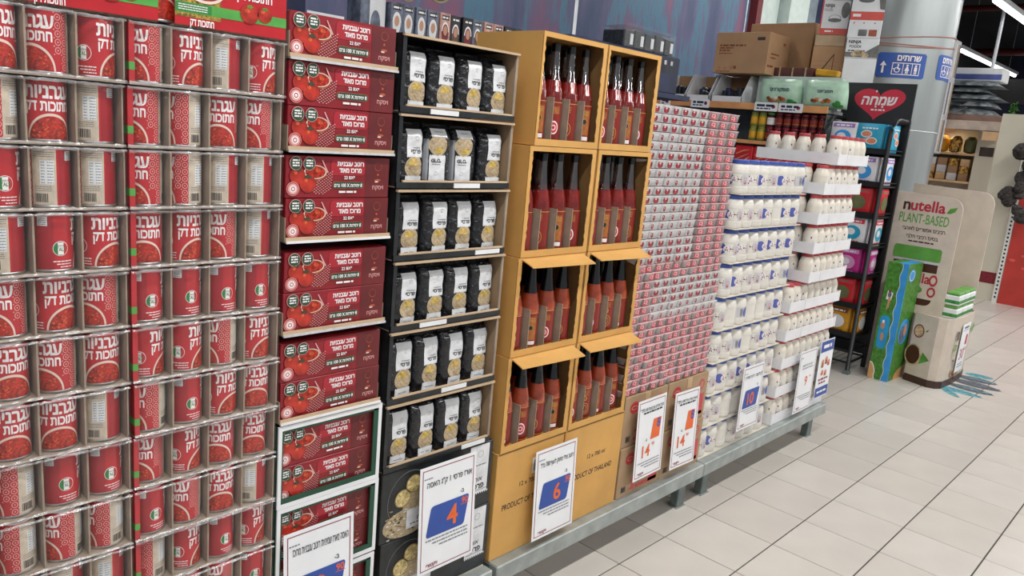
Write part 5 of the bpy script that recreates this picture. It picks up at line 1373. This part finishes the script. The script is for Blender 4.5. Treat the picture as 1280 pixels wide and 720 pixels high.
def build_spread():
    t = ob('spread_display', None, loc=(2.70, .47, 0), rz=EW, label='beige cardboard hazelnut spread display with jar picture on the floor', cat='display stand')
    # local x: towards viewer (world -y) ; local y: world +x
    def panel(w, z0, z1, r):
        pts = [(0, z0), (w, z0), (w, z1 - r)] + [(w - r + r * math.cos(a), z1 - r + r * math.sin(a)) for a in [PI / 2 * k / 8 for k in range(1, 9)]] + [(0, z1 + .012)]
        return pts
    W = .47
    a = ob('side_panel', MB().prism(panel(W, 0, 1.405, .09), 0, .012, 'stand_beige'), t)
    p = Print(plane(), .0008)
    p.text('n', .085, 1.285, .058, 'band_brown', 2, .055); p.text('n', .085, 1.285, .058, 'text_white', 1, .09)
    p.text('utella', .235, 1.286, .080, 'text_white', 1, .075, .25); p.text('utella', .235, 1.286, .080, 'nut_red', 2, .05, .25)
    p.poly([(.365, 1.290), (.385, 1.325), (.435, 1.340), (.42, 1.305), (.39, 1.288)], 'leaf_green', 2)
    p.text('PLANT-BASED', .22, 1.190, .072, 'text_white', 1, .04, .35); p.text('PLANT-BASED', .22, 1.190, .072, 'plant_green', 2, .012, .35)
    p.text(heb('רכיבים אפשריים לאוהבי'), .235, 1.132, .030, 'band_brown', 1, .015, .30, shear=-.2); p.text(heb('בסיס רכיבי חלבי'), .235, 1.074, .030, 'band_brown', 1, .015, .22, shear=-.2); p.dashes(.14, .32, 1.045, .010, 'choc', 1, 5)
    # jar picture
    p.rrect(.062, .575, .380, .94, .05, 'choc', 1)
    p.rect(.066, .625, .385, .83, 'stand_beige', 3); p.rect(.062, .895, .38, .92, 'label_grey', 2); p.rrect(.050, .915, .390, 1.015, .018, 'jar_green', 3)
    p.text('nutella', .225, .745, .075, 'nut_red', 4, .05, .24); p.ell(.255, .69, .05, .03, 'leaf_green', 4, 14); p.dashes(.225, .28, .685, .012, 'text_white', 5, 2); p.ring(.368, .775, .030, .012, 'nut_red', 4, 14, .045); p.ring(.368, .685, .030, .012, 'nut_red', 4, 14, .04)
    p.poly([(.13, .70), (.20, .65), (.19, .635), (.12, .675)], 'choc', 4)
    ob('panel_print', p.mb, a)
    pb = panel(.60, 0, 1.46, .10)
    ob('side_panel', MB().prism([(x - .04, z) for x, z in pb], .50, .512, 'stand_beige'), t)
    ob('back_panel', MB().box(0, .012, .012, .50, 0, 1.3, 'stand_beige'), t)
    # bin with a rounded front
    pts = [(.325, -.105), (.50, -.16), (.555, -.14), (.585, -.09), (.60, .10), (.60, .35), (.585, .50), (.56, .54)]
    def wall(z0, z1, k, off=0.0, th=.008):
        b = MB(); n = len(pts); P0 = [(x + off * .6, y - off) for x, y in pts]
        vs = [(x, y, z) for x, y in P0 for z in (z0, z1)]
        vs2 = [(x - th, y + th, z) for x, y in P0 for z in (z0, z1)]
        F = [(2 * i, 2 * i + 2, 2 * i + 3, 2 * i + 1) for i in range(n - 1)]
        m = len(vs)
        b.add(vs + vs2, F + [tuple(m + q for q in f[::-1]) for f in F] + [(2 * i + 1, 2 * i + 3, m + 2 * i + 3, m + 2 * i + 1) for i in range(n - 1)], k)
        return b
    bw = ob('bin_wall', wall(.045, .535, 'stand_beige'), t); ob('bin_base', wall(.0, .055, 'band_brown', .005), t)
    sh = MB(); poly = [(x - .01, y + .012) for x, y in pts] + [(.02, .50), (.02, .02), (.27, .02)]
    tr = tessellate_polygon([[Vector((x, y, 0)) for x, y in poly]]); sh.add([(x, y, .515) for x, y in poly], [tuple(q) for q in tr], 'stand_beige')
    ob('bin_top', sh, t)
    # prints on the bin's left flank
    (xa, ya), (xb, yb) = pts[0], pts[1]
    L = math.hypot(xb - xa, yb - ya); dx, dy = (xb - xa) / L, (yb - ya) / L
    w = lambda u, v, h: (xa + dx * u + dy * h, ya + dy * u - dx * h, v)
    p = Print(w, .0008)
    p.ell(.05, .40, .042, .052, 'nut_brown', 0, 20); p.ell(.05, .40, .034, .042, 'bread_tan', 1, 20); p.poly([(.10, .41), (.125, .43), (.115, .405)], 'leaf_green', 1)
    p.poly([(.09, .15), (.17, .20), (.11, .25)], 'leaf_green', 0)
    p.ell(.035, .21, .066, .085, 'bread_tan', 1, 24); p.ell(.035, .212, .055, .073, 'choc', 2, 24)
    ob('bin_print', p.mb, bw)
    # prints on the aisle side
    w2 = lambda u, v, h: (.598 + .004 + h, .10 + u, v)
    p = Print(w2, .001)
    p.rect(-.02, .30, .03, .44, 'band_brown', 0) if False else None
    p.text('n', -.06, .36, .07, 'band_brown', 0, .05); p.text('P', -.07, .24, .09, 'plant_green', 0, .01); p.text(heb('ר'), -.06, .14, .07, 'band_brown', 0, .01)
    p.poly([(.29, .40), (.34, .46), (.37, .42), (.33, .37)], 'leaf_green', 0)
    for u, v in ((-.03, .10), (.05, .12), (.1, .085), (.02, .07)): p.ell(u, v, .045, .03, 'bread_tan', 0, 12); p.ell(u, v, .03, .018, 'nut_brown', 1, 10)
    ob('bin_print', p.mb, bw)
    # price card hanging on the aisle side
    sg = MB(); sg.box(-.002, .002, -.10, .10, -.19, .19, 'white_paper')
    s = ob('price_sign', sg, None, (2.70 + .20, .47 - .611, .285), rz=PI / 2 + PI + .0, label='white price card reading 30 on the beige spread display', cat='price sign')
    s.rotation_euler = (0, 0, EW)
    q = Print(lambda u, v, h: (.002 + h, u, v), .001)
    q.rect(-.09, .14, .09, .143, 'blue_price', 0); q.dashes(-.06, .06, .155, .015, 'navy', 0, 3); q.poly([(.02, .02), (.075, .02), (.075, .10), (.03, .10)], 'nut_red', 0); q.text('30', -.01, -.09, .085, 'nut_red', 0, 0, .11); q.text('90', .065, -.03, .03, 'nut_red', 0, 0)
    for k in range(2): q.dashes(-.07, .07, -.13 - .02 * k, .007, 'grey_ink', 0, k)
    ob('lettering', q.mb, s)
    # packs with green lids on the bin
    pk = MB().bbox(-.05, .05, -.075, .075, 0, .075, 'white_card', .006).mesh('spread_pack'); ld = MB().bbox(-.046, .046, -.07, .07, .0755, .100, 'jar_green', .01).mesh('green_lids')
    bd = MB().box(-.0508, .0508, -.0758, .0758, .015, .04, 'mint_dark').mesh('pack_band')
    for lay in range(2):
        for k in range(3):
            o = ob('spread_pack', pk, None, (2.70 + .095 + .155 * k, .47 - .515, .5155 + lay * .1015), rz=EW, label='pack of spread with green lids on the display bin, %s from left, %s layer' % (ORD[k], ('lower', 'upper')[lay]), cat='pack', group='spread packs with green lids')
            ob('green_lids', ld, o); ob('pack_band', bd, o)

def build_sticker():
    t = ob('floor_sticker', None, loc=(2.75, -.12, .0008), label='teal and slate feather sticker on the floor by the beige display', cat='sticker')
    def leaf(ax, ay, bx, by, wd, key, key2):
        p = Print(lambda u, v, h: (u, v, h), .0004)
        L = math.hypot(bx - ax, by - ay); dx, dy = (bx - ax) / L, (by - ay) / L
        up = []; dn = []
        for k in range(11):
            s = k / 10; w = wd * math.sin(PI * min(1, s * .92 + .08)) ** .7
            up.append((ax + dx * L * s - dy * w, ay + dy * L * s + dx * w)); dn.append((ax + dx * L * s + dy * w, ay + dy * L * s - dx * w))
        p.poly(dn + up[::-1], key, 0)
        for k in range(7):
            s = .15 + k * .11; w = wd * .8
            a = (ax + dx * L * s, ay + dy * L * s)
            p.poly([a, (a[0] + dx * L * .09 - dy * w * .75, a[1] + dy * L * .09 + dx * w * .75), (a[0] + dx * L * .13 - dy * w * .7, a[1] + dy * L * .13 + dx * w * .7), (a[0] + dx * L * .05, a[1] + dy * L * .05)], key2, 1)
        ob('feather', p.mb, t)
    leaf(-.10, .00, -.26, -.15, .035, 'teal_leaf', 'slate_leaf')
    leaf(-.05, .02, -.10, -.27, .055, 'teal_leaf', 'slate_leaf')
    leaf(.08, .0, .06, -.31, .07, 'slate_leaf', 'teal_leaf')
    leaf(.25, .02, .24, -.325, .08, 'slate_leaf', 'dye_grey')
    leaf(.40, .02, .42, -.26, .075, 'slate_leaf', 'teal_leaf')
    leaf(.55, .0, .57, -.20, .06, 'teal_leaf', 'slate_leaf')

# ================================================================ STEEL COLUMN
def build_column():
    cx, cy, r = 4.02, 1.10, .445
    c = ob('wall_column', MB().lathe([(r, 0), (r, 4.6)], 'steel_column', 48, cap=False), None, (cx, cy, 0), kind='structure')
    sm = MB()
    for z in (1.9, 3.1): sm.lathe([(r + .001, z), (r + .004, z + .004), (r + .001, z + .010)], 'galv', 48, cap=False)
    ob('sheet_seam', sm, c)
    st = MB()
    def loop(f, z0, z1): return [((r + .006) * math.cos(a), (r + .006) * math.sin(a), f(a)) for a in [z0 + (z1 - z0) * k / 30 for k in range(31)]]
    st.tube(loop(lambda a: 2.70 + .03 * math.sin(a * 1.3 + 1), PI * .55, PI * 1.7), .004, 'string_red', 6)
    st.tube(loop(lambda a: 2.665 + .05 * math.sin(a * 1.1 + .4), PI * .6, PI * 1.65), .004, 'string_red', 6)
    st.tube(loop(lambda a: 2.63 - .03 * math.cos(a * 1.7), PI * .6, PI * 1.6), .003, 'string_red', 6)
    ob('string', st, None, (cx, cy, 0), label='thin red string wound around the steel column', cat='string')
    def plate(ang, z, w, h, lab, draw):
        n = MB(); k = 14
        base = cyl(r + .003, 0, 0)
        o = ob('services_sign', None, None, (cx, cy, z), rz=ang, label=lab, cat='sign', group='blue services signs')
        p = Print(base, .0012)
        p.rrect(-w / 2, -h / 2, w / 2, h / 2, .02, 'sign_blue', 0)
        b = Print(base, .0); b.rect(-w / 2 + .01, -h / 2, w / 2 - .01, h / 2, 'sign_blue', 0, 16); b.rect(-w / 2, -h / 2 + .01, w / 2, h / 2 - .01, 'sign_blue', 0, 16)
        ob('plate', b.mb, o)
        q = Print(base, .0015); draw(q, w, h); ob('pictograms', q.mb, o)
    def pict(p, w, h, flip=False):
        s = -1 if flip else 1
        p.text(heb('שרותים'), w * .14 * s, h * .19, h * .21, 'text_white', 2, .03, w * .48)
        fx, f0, f1 = w * .10 * s, -h * .38, h * .10
        bw = w * .56
        for u0, u1, v0, v1 in ((-bw / 2, bw / 2, f0, f0 + .006), (-bw / 2, bw / 2, f1 - .006, f1), (-bw / 2, -bw / 2 + .006, f0, f1), (bw / 2 - .006, bw / 2, f0, f1), (-bw * .12, -bw * .12 + .005, f0, f1), (bw * .20, bw * .20 + .005, f0, f1)):
            p.rect(fx + u0, v0, fx + u1, v1, 'text_white', 2, 4)
        vm = (f0 + f1) / 2
        for c_, skirt in ((bw * .04, True), (bw * .35, False)):        # woman, man
            p.ell(fx + c_, vm + h * .14, h * .042, h * .042, 'text_white', 2, 10)
            if skirt: p.poly([(fx + c_ - h * .09, vm - h * .07), (fx + c_ + h * .09, vm - h * .07), (fx + c_ + h * .03, vm + h * .09), (fx + c_ - h * .03, vm + h * .09)], 'text_white', 2)
            else: p.rect(fx + c_ - h * .055, vm - h * .06, fx + c_ + h * .055, vm + h * .09, 'text_white', 2)
            for d in (-.03, .03): p.rect(fx + c_ + h * d - h * .018, vm - h * .19, fx + c_ + h * d + h * .018, vm - h * .06, 'text_white', 2)
        c_ = -bw * .31                                                  # wheelchair
        p.ring(fx + c_, vm - h * .05, h * .11, h * .03, 'text_white', 2, 16); p.ell(fx + c_ + h * .03, vm + h * .15, h * .035, h * .035, 'text_white', 2, 10); p.rect(fx + c_, vm - h * .02, fx + c_ + h * .04, vm + h * .12, 'text_white', 2); p.rect(fx + c_, vm - h * .02, fx + c_ + h * .13, vm + h * .015, 'text_white', 2)
        p.poly([(fx + c_ - h * .17, vm - h * .01), (fx + c_ - h * .1, vm - h * .04), (fx + c_ - h * .1, vm), (fx + c_ - h * .16, vm + h * .02)], 'text_white', 2)
        ax = -w * .36 * s
        if not flip:
            p.poly([(ax - h * .045, -h * .32), (ax + h * .045, -h * .32), (ax + h * .035, -h * .02), (ax + h * .13, -h * .02), (ax, h * .16), (ax - h * .13, -h * .02), (ax - h * .035, -h * .02)], 'text_white', 2)
        else:
            p.poly([(ax - h * .12, -h * .19), (ax, -h * .19), (ax, -h * .27), (ax + h * .14, -h * .13), (ax, .01 * h), (ax, -h * .07), (ax - h * .12, -h * .07)], 'text_white', 2)
    # angle 0 faces -y; negative turns towards -x
    view = math.atan2(cx - CAM.x, cy - CAM.y)
    plate(-view + .095, 2.445, .40, .21, 'blue services sign with upward arrow on the column front', lambda p, w, h: pict(p, w, h))
    plate(-view + 1.27, 2.46, .40, .21, 'blue services sign with sideways arrow on the column flank', lambda p, w, h: pict(p, w, h, True))

# ================================================================ BACKGROUND, LEFT AND CENTRE
def build_back_left():
    # gondola behind the stacks
    t = ob('back_gondola', None, loc=(-3.6, 1.25, 0), label='dark shelving run behind the stacks carrying hair dye boxes', cat='shelf')
    L = 4.4
    ob('base', MB().box(0, L, .02, .5, 0, .2, 'navy'), t); ob('back_panel', MB().box(0, L, .46, .5, .2, 1.9, 'navy'), t)
    for z in (.7, 1.2, 1.93): ob('shelf_board', MB().box(0, L, 0, .5, z - .03, z, 'navy'), t)
    for x in (0, L / 2, L - .04): ob('upright', MB().box(x, x + .04, .42, .5, .2, 1.9, 'navy'), t)
    hair = []
    for k, (bg, hr) in enumerate((('dye_grey', 'panel_white'), ('dye_black', 'hair_brown'), ('dye_pink', 'hair_brown'), ('dye_black', 'hair_red'), ('dye_pink', 'hair_red'), ('dye_grey', 'hair_brown'))):
        b = MB().bbox(0, .062, 0, .09, 0, .19, bg, .002); p = Print(plane(), .0006)
        p.ell(.031, .105, .021, .045, hr, 0, 14); p.ring(.031, .11, .022, .005, 'text_white', 1, 14, .042, PI * .0, PI); p.ell(.031, .115, .012, .022, 'skin_print', 2, 12); p.rect(.004, .0, .058, .05, 'dye_black' if k % 2 else 'label_grey', 0); p.rect(.01, .160, .052, .180, 'dye_black', 0); p.dashes(.012, .05, .166, .008, 'text_white', 1, k)
        hair.append((b.mesh('dye_box'), p.mb.mesh('printed_front')))
    x = -1.608
    for k in range(14):
        i = 0 if k < 4 else (1 + (k * 2) % 5)
        b, p = hair[i]
        o = ob('dye_box', b, None, (x, 1.275 + .006 * (k % 2), 1.9305), rz=.05 * ((k * 7) % 3 - 1), label='%s hair dye box, %s from left, behind the rice trays' % (('pale blue', 'black', 'pinkish', 'black', 'pinkish', 'grey')[i], ORD[k]), cat='box', group='hair dye boxes behind the rice')
        ob('printed_front', p, o); x += .069
    # pale carton with an oval, round brown signs, white card, dark poster
    c = ob('pale_carton', MB().bbox(0, .13, 0, .1, 0, .25, 'dye_grey', .003), None, (-1.745, 1.30, 1.9305), label='pale carton with white oval window at left of the dye boxes', cat='carton')
    p = Print(plane(), .0008); p.rect(.045, 0, .125, .24, 'white_card', 0); p.ell(.075, .085, .03, .07, 'dye_grey', 1, 18); p.ring(.075, .085, .032, .006, 'panel_white', 2, 18, .075); ob('printed_front', p.mb, c)
    for i, (x, z, r_) in enumerate(((-1.555, 2.185, .058), (-1.38, 2.235, .085))):
        d = ob('round_sign', None, None, (x, 1.24, z), label='%s round brown hanging sign with pale rim above dye boxes' % ('smaller' if i == 0 else 'larger'), cat='sign', group='round brown signs')
        b = Print(plane(), .001); b.ell(0, 0, r_, r_, 'disc_rim', 0, 28); b.ell(0, 0, r_ * .9, r_ * .9, 'disc_brown', 1, 28); b.dashes(-r_ * .5, r_ * .5, -r_ * .3, .008, 'disc_rim', 2, i)
        q = MB(); q.v, q.f, q.fm, q.sm, q.keys = b.mb.v, b.mb.f, b.mb.fm, b.mb.sm, b.mb.keys
        ob('disc', q, d); ob('cord', MB().tube([(0, .003, r_ * .9), (0, .003, 4.6 - z)], .0025, 'disc_rim', 5), d); ob('disc_back', MB().tube([(0, .001, 0), (0, .004, 0)], r_, 'disc_brown', 24), d)
    c = ob('dark_poster', MB().box(0, 1.35, 0, .012, 0, .62, 'navy'), None, (-3.2, 1.55, 1.9305), label='dark blue poster board behind the sauce cartons at the top', cat='poster')
    q = MB(); q.box(.58, .62, -.004, 0, .05, .6, 'dye_black'); ob('edge_strip', q, c)
    ob('mint_patch', MB().box(1.0, 1.14, -.005, 0, .27, .5, 'mint_dark'), c)
    ob('shelf_card', MB().box(0, .17, 0, .004, 0, .13, 'white_card'), None, (-2.0, 1.29, 1.9305), sc=(1, 1, .72), label='blank white card standing on the dark shelf above the sauce cartons', cat='card')
    # dark cabinet with wrapped packs on it
    c = ob('dark_cabinet', MB().bbox(0, 1.1, 0, .45, 0, .225, 'navy', .006), None, (-.42, 1.28, 1.9305), label='long dark blue counter case behind the yellow cartons', cat='case')
    q = Print(plane(), .001)
    for k in range(9): q.rect(.42 + k * .07, .12, .47 + k * .07, .21, 'dye_black' if k % 2 else 'dark_goods', 0); q.rect(.43 + k * .07, .17, .455 + k * .07, .195, 'label_grey', 1)
    ob('front_print', q.mb, c)
    for k in range(5):
        o = ob('wrapped_pack', MB().bbox(0, .10, 0, .16, 0, .10 + .008 * (k % 2), 'dark_goods', .006), None, (.10 + k * .108, 1.31, 2.156), label='plastic-wrapped dark pack on the counter case, %s from left' % ORD[k], cat='pack', group='wrapped packs on the dark counter case')
        f = MB(); vs = []; rr = random.Random(k)
        for j in range(5):
            for i in range(5):
                vs.append((-.004 + .108 * i / 4, -.006 - .006 * rr.random(), .125 * j / 4 + .012 * rr.random() * (j == 4)))
        f.add(vs, [(j * 5 + i, j * 5 + i + 1, j * 5 + i + 6, j * 5 + i + 5) for j in range(4) for i in range(4)], 'shrink_film', True)
        f.add([(-.004, -.008, .125), (.104, -.008, .125), (.104, .16, .118), (-.004, .16, .118)], [(0, 1, 2, 3)], 'film_crease')
        ob('plastic_wrap', f, o)
        ob('pack_label', MB().box(.06, .09, -.0012, 0, .02, .08, 'white_card'), o)
    ob('white_pole', MB().tube([(0, 0, 0), (0, 0, 2.44)], .010, 'pole_white', 10), None, (-.13, 1.50, 2.156), label='white pole rising from the dark counter case to the ceiling', cat='pole')
    ob('white_pole', MB().tube([(0, 0, 0), (0, 0, 2.41)], .005, 'pole_white', 8), None, (2.95, 2.096, 2.1905), label='thin white rod before the mural, behind the brown boxes', cat='rod')
    ob('blue_kettle_box', MB().bbox(-.09, .09, -.06, .06, 0, .07, 'navy', .02), None, (2.95, 2.22, 2.1905), label='small navy pack on the end shelf top, left of the brown boxes', cat='pack')

# ================================================================ BACKGROUND, FAR RIGHT
def build_far_right():
    X = 8.4
    # beige cabinet with lit niche, front faces -x ; local x towards -y
    t = ob('beige_cabinet', None, loc=(X, 3.0, 0), rz=EW, label='large beige cabinet wall with lit goods niche behind the column', cat='cabinet')
    W = 2.06; n0, n1 = .55, 1.66
    b = MB(); b.box(0, n0, 0, .6, 0, 2.3, 'cabinet_beige'); b.box(n1, W, 0, .6, 0, 2.3, 'cabinet_beige'); b.box(n0, n1, .45, .6, 0, 2.3, 'cabinet_beige'); b.box(n0, n1, 0, .45, 0, .55, 'cabinet_beige')
    ob('carcass', b, t)
    for z in (.95, 1.42, 1.80): ob('lit_shelf', MB().box(n0, n1 - .0, .02, .45, z - .03, z, 'warm_shelf'), t)
    j = MB()
    for z in (.6, 1.2): j.box(n1, W + .001, -.001, .601, z, z + .006, 'canopy_edge')
    ob('panel_joint', j, t)
    cp = MB(); cp.bbox(.2, W + .02, -.45, .3, 2.12, 2.30, 'canopy_brown', .02); ob('canopy', cp, t)
    ob('canopy_edge', MB().bbox(.2, W + .03, -.47, -.45, 2.10, 2.22, 'canopy_edge', .006), t)
    l = strip_lamp(X + .2, 3.0 - (n0 + n1) / 2, 2.05, .9, 6); l.rotation_euler = (0, .35, PI / 2); l.data.color = (1, .82, .55)
    ob('small_sign', MB().box(n1 + .05, n1 + .22, -.006, 0, 1.78, 1.90, 'disc_brown'), t)
    ob('small_sign', MB().box(W - .25, W - .05, -.478, -.472, 1.98, 2.09, 'warm_shelf'), t)
    rr = random.Random(4)
    for k in range(6):
        ob('goods_bag', MB().lathe([(.03, 0), (.075, .02), (.085, .10), (.08, .18), (.04, .23)], ('warm_goods', 'gold_pack', 'lilac_stripe', 'yellow_pack', 'warm_goods', 'olive')[k], 12), None, (X + .13 + .05 * (k % 2), 3.0 - n0 - .12 - k * .175, 1.801), label='plump snack bag on the lit upper niche shelf, %s from left' % ORD[k], cat='bag', group='snack bags in the lit niche')
    for lay in range(3):
        for k in range(7):
            ob('goods_box', MB().bbox(-.06, .06, -.07, .07, 0, .10, ('warm_shelf', 'white_pack', 'box_brown', 'warm_goods')[(k + lay) % 4], .006), None, (X + .16, 3.0 - n0 - .12 - k * .145, 1.421 + lay * .101), rz=EW, label='small pale box on the lower niche shelf, %s from left, %s layer' % (ORD[k], ORD[lay]), cat='box', group='small boxes in the lit niche')
    for k in range(4):
        ob('dark_jar', MB().lathe([(.05, 0), (.06, .03), (.05, .12), (.02, .15)], 'dark_goods', 10), None, (X + .2, 3.0 - 1.05 - k * .16, .951), label='dark jar at the bottom of the lit niche, %s from left' % ORD[k], cat='jar', group='dark jars in the lit niche')
    # grey bags heaped on the canopy
    for k, (u, z, w, h) in enumerate(((.72, 2.302, .75, .10), (1.50, 2.302, .76, .10), (.98, 2.412, .9, .085), (1.65, 2.412, .36, .085), (1.40, 2.505, 1.0, .08), (1.30, 2.592, .9, .075), (1.42, 2.675, .9, .070))):
        b = MB(); nx, ny = 12, 10; vs = []
        for s in (0, 1):
            for jj in range(ny + 1):
                for i in range(nx + 1):
                    a, c = i / nx * 2 - 1, jj / ny * 2 - 1
                    q = max(0, (1 - a ** 4) * (1 - c ** 4)) ** .5
                    vs.append((a * w / 2, c * .28, (h * q * (.85 + .3 * noise.noise(Vector((a * 5, c * 5, k)))) + .0005 if s else 0)))
        m = (nx + 1) * (ny + 1); f = [(jj * (nx + 1) + i, jj * (nx + 1) + i + 1, (jj + 1) * (nx + 1) + i + 1, (jj + 1) * (nx + 1) + i) for jj in range(ny) for i in range(nx)]
        b.add(vs[:m], [q[::-1] for q in f], 'bag_grey', True); b.add(vs[m:], f, 'bag_grey', True)
        ob('grey_bag', b, None, (X - .12, 3.0 - u, z), rz=EW + rr.uniform(-.02, .02), label='crumpled grey plastic bag heaped on the brown canopy, %s from bottom of heap' % ORD[k], cat='bag', group='grey bags on the canopy')
    c = ob('white_crate', MB().bbox(0, .56, 0, .4, 0, .17, 'white_card', .01), None, (X - .1, 3.0 - 1.25, 2.757), rz=EW, label='white and blue shallow crate on top of the grey bags', cat='crate')
    ob('blue_band', MB().box(.0, .56, -.003, 0, .02, .09, 'tray_blue'), c)
    g = MB(); rr = random.Random(9)
    for k in range(60):
        a = Vector((rr.uniform(-.06, .06), rr.uniform(-.05, .03), .04 + abs(rr.gauss(0, .07)))); d = Vector((rr.uniform(-1, 1), rr.uniform(-1, 1), rr.uniform(-.2, 1))).normalized() * .05; e = d.cross(Vector((0, 0, 1))) * .3
        g.add([a, a + d * .5 + e, a + d, a + d * .5 - e], [(0, 1, 2, 3)], 'leaf_green')
    pl = ob('potted_plant', MB().lathe([(.05, 0), (.08, .06), (.07, .06)], 'navy', 14), None, (X + .1, 1.03, 2.302), label='small green plant on the canopy end', cat='plant'); ob('foliage', g, pl)
    # striped pack hung on the column's far side
    b = MB(); b.bbox(0, .26, 0, .22, 0, 1.45, 'label_grey', .01)
    for z in range(3):
        for k in range(4): b.box(.012 + k * .062, .055 + k * .062, -.004, 0, .03 + z * .48, .44 + z * .48, ('copper', 'panel_white', 'kraft_light', 'grey_ink')[(k + z) % 4])
        for k in range(3): b.box(.26, .2635, .012 + k * .07, .062 + k * .07, .03 + z * .48, .44 + z * .48, ('kraft_light', 'grey_ink', 'panel_white')[(k + z) % 3])
    ob('hanging_strip', b, None, (7.70, 1.90, 1.76), rz=EW, label='tall hanging strip of pale striped packs at the column edge', cat='hanging packs')
    ob('white_pole', MB().tube([(0, 0, 0), (0, 0, 1.66)], .022, 'pole_white', 10), None, (8.55, 1.38, 2.93), label='white pole above the shallow crate reaching the ceiling', cat='pole')
    # white perforated upright with red poster panel
    u = ob('perforated_upright', MB().box(0, .05, 0, .04, 0, 2.3, 'upright_white'), None, (7.38, .58, 0), rz=EW, label='white perforated upright at the edge of the red panel', cat='upright')
    h = MB()
    for k in range(44): h.box(.015, .035, -.001, 0, .06 + k * .05, .085 + k * .05, 'black_ink')
    ob('slots', h, u)
    ob('partition', MB().box(0, .30, 0, .04, 0, 2.30, 'cabinet_beige'), None, (7.44, .90, 0), rz=EW, label='white panel between beige cabinet and red poster', cat='panel')
    ob('panel_skirting', MB().box(0, .3, -.004, 0, .22, .36, 'hair_red'), bpy.data.objects['partition'])
    r = ob('red_poster', MB().box(0, 1.3, 0, .03, 0, 1.46, 'poster_red'), None, (7.40, .525, .0), rz=EW, label='large red poster panel at the right picture edge', cat='poster')
    q = Print(plane(), .002); rr = random.Random(12)
    for k in range(26): q.ell(rr.uniform(.05, 1.2), rr.uniform(.05, 1.4), .035, .018, 'appliance_red', 0, 8)
    ob('poster_print', q.mb, r)
    # dark plush heap
    hp = ob('plush_garland', None, None, (7.18, .60, 1.10), label='dark fuzzy garland hanging at the right edge above the red poster', cat='garland')
    rr = random.Random(21)
    for k in range(16):
        b = MB(); R_ = rr.uniform(.06, .10); z = rr.uniform(0, .78); wv = .06 + .16 * (z / .8)
        prof = [(R_ * math.sin(PI * i / 6) * (.85 + .3 * rr.random()) + .001, R_ * -math.cos(PI * i / 6)) for i in range(7)]
        b.lathe(prof, 'plush_dark', 9, cap=False)
        ob('tuft', b, hp, (rr.uniform(-.05, .05), rr.uniform(-.25, .02) - z * .1 + .06, z))
    ob('garland_cord', MB().tube([(0, -.1, .7), (0, -.1, 3.5)], .006, 'black_ink', 6), hp)

# ================================================================ RUN
build_setting(); build_lights()
for a in ((-4.62, -3.29, 'low steel stand under the left tomato can stack'), (-3.27, -1.985, 'low steel stand under sauce cartons and rice'), (-1.955, -.598, 'low steel stand under yellow cases and pudding cups'), (-.583, .835, 'low steel stand under dairy jars and cream bottles')):
    stand(*a)
build_cans(); build_sauce(); build_rice(); build_bottles(); print('cups', build_cups()); build_kraft_boxes()
build_milk(); build_cream(); build_signs()
build_rack(); build_end_shelf(); build_pool_box(); build_spread(); build_sticker(); build_column()
build_back_left(); build_far_right()
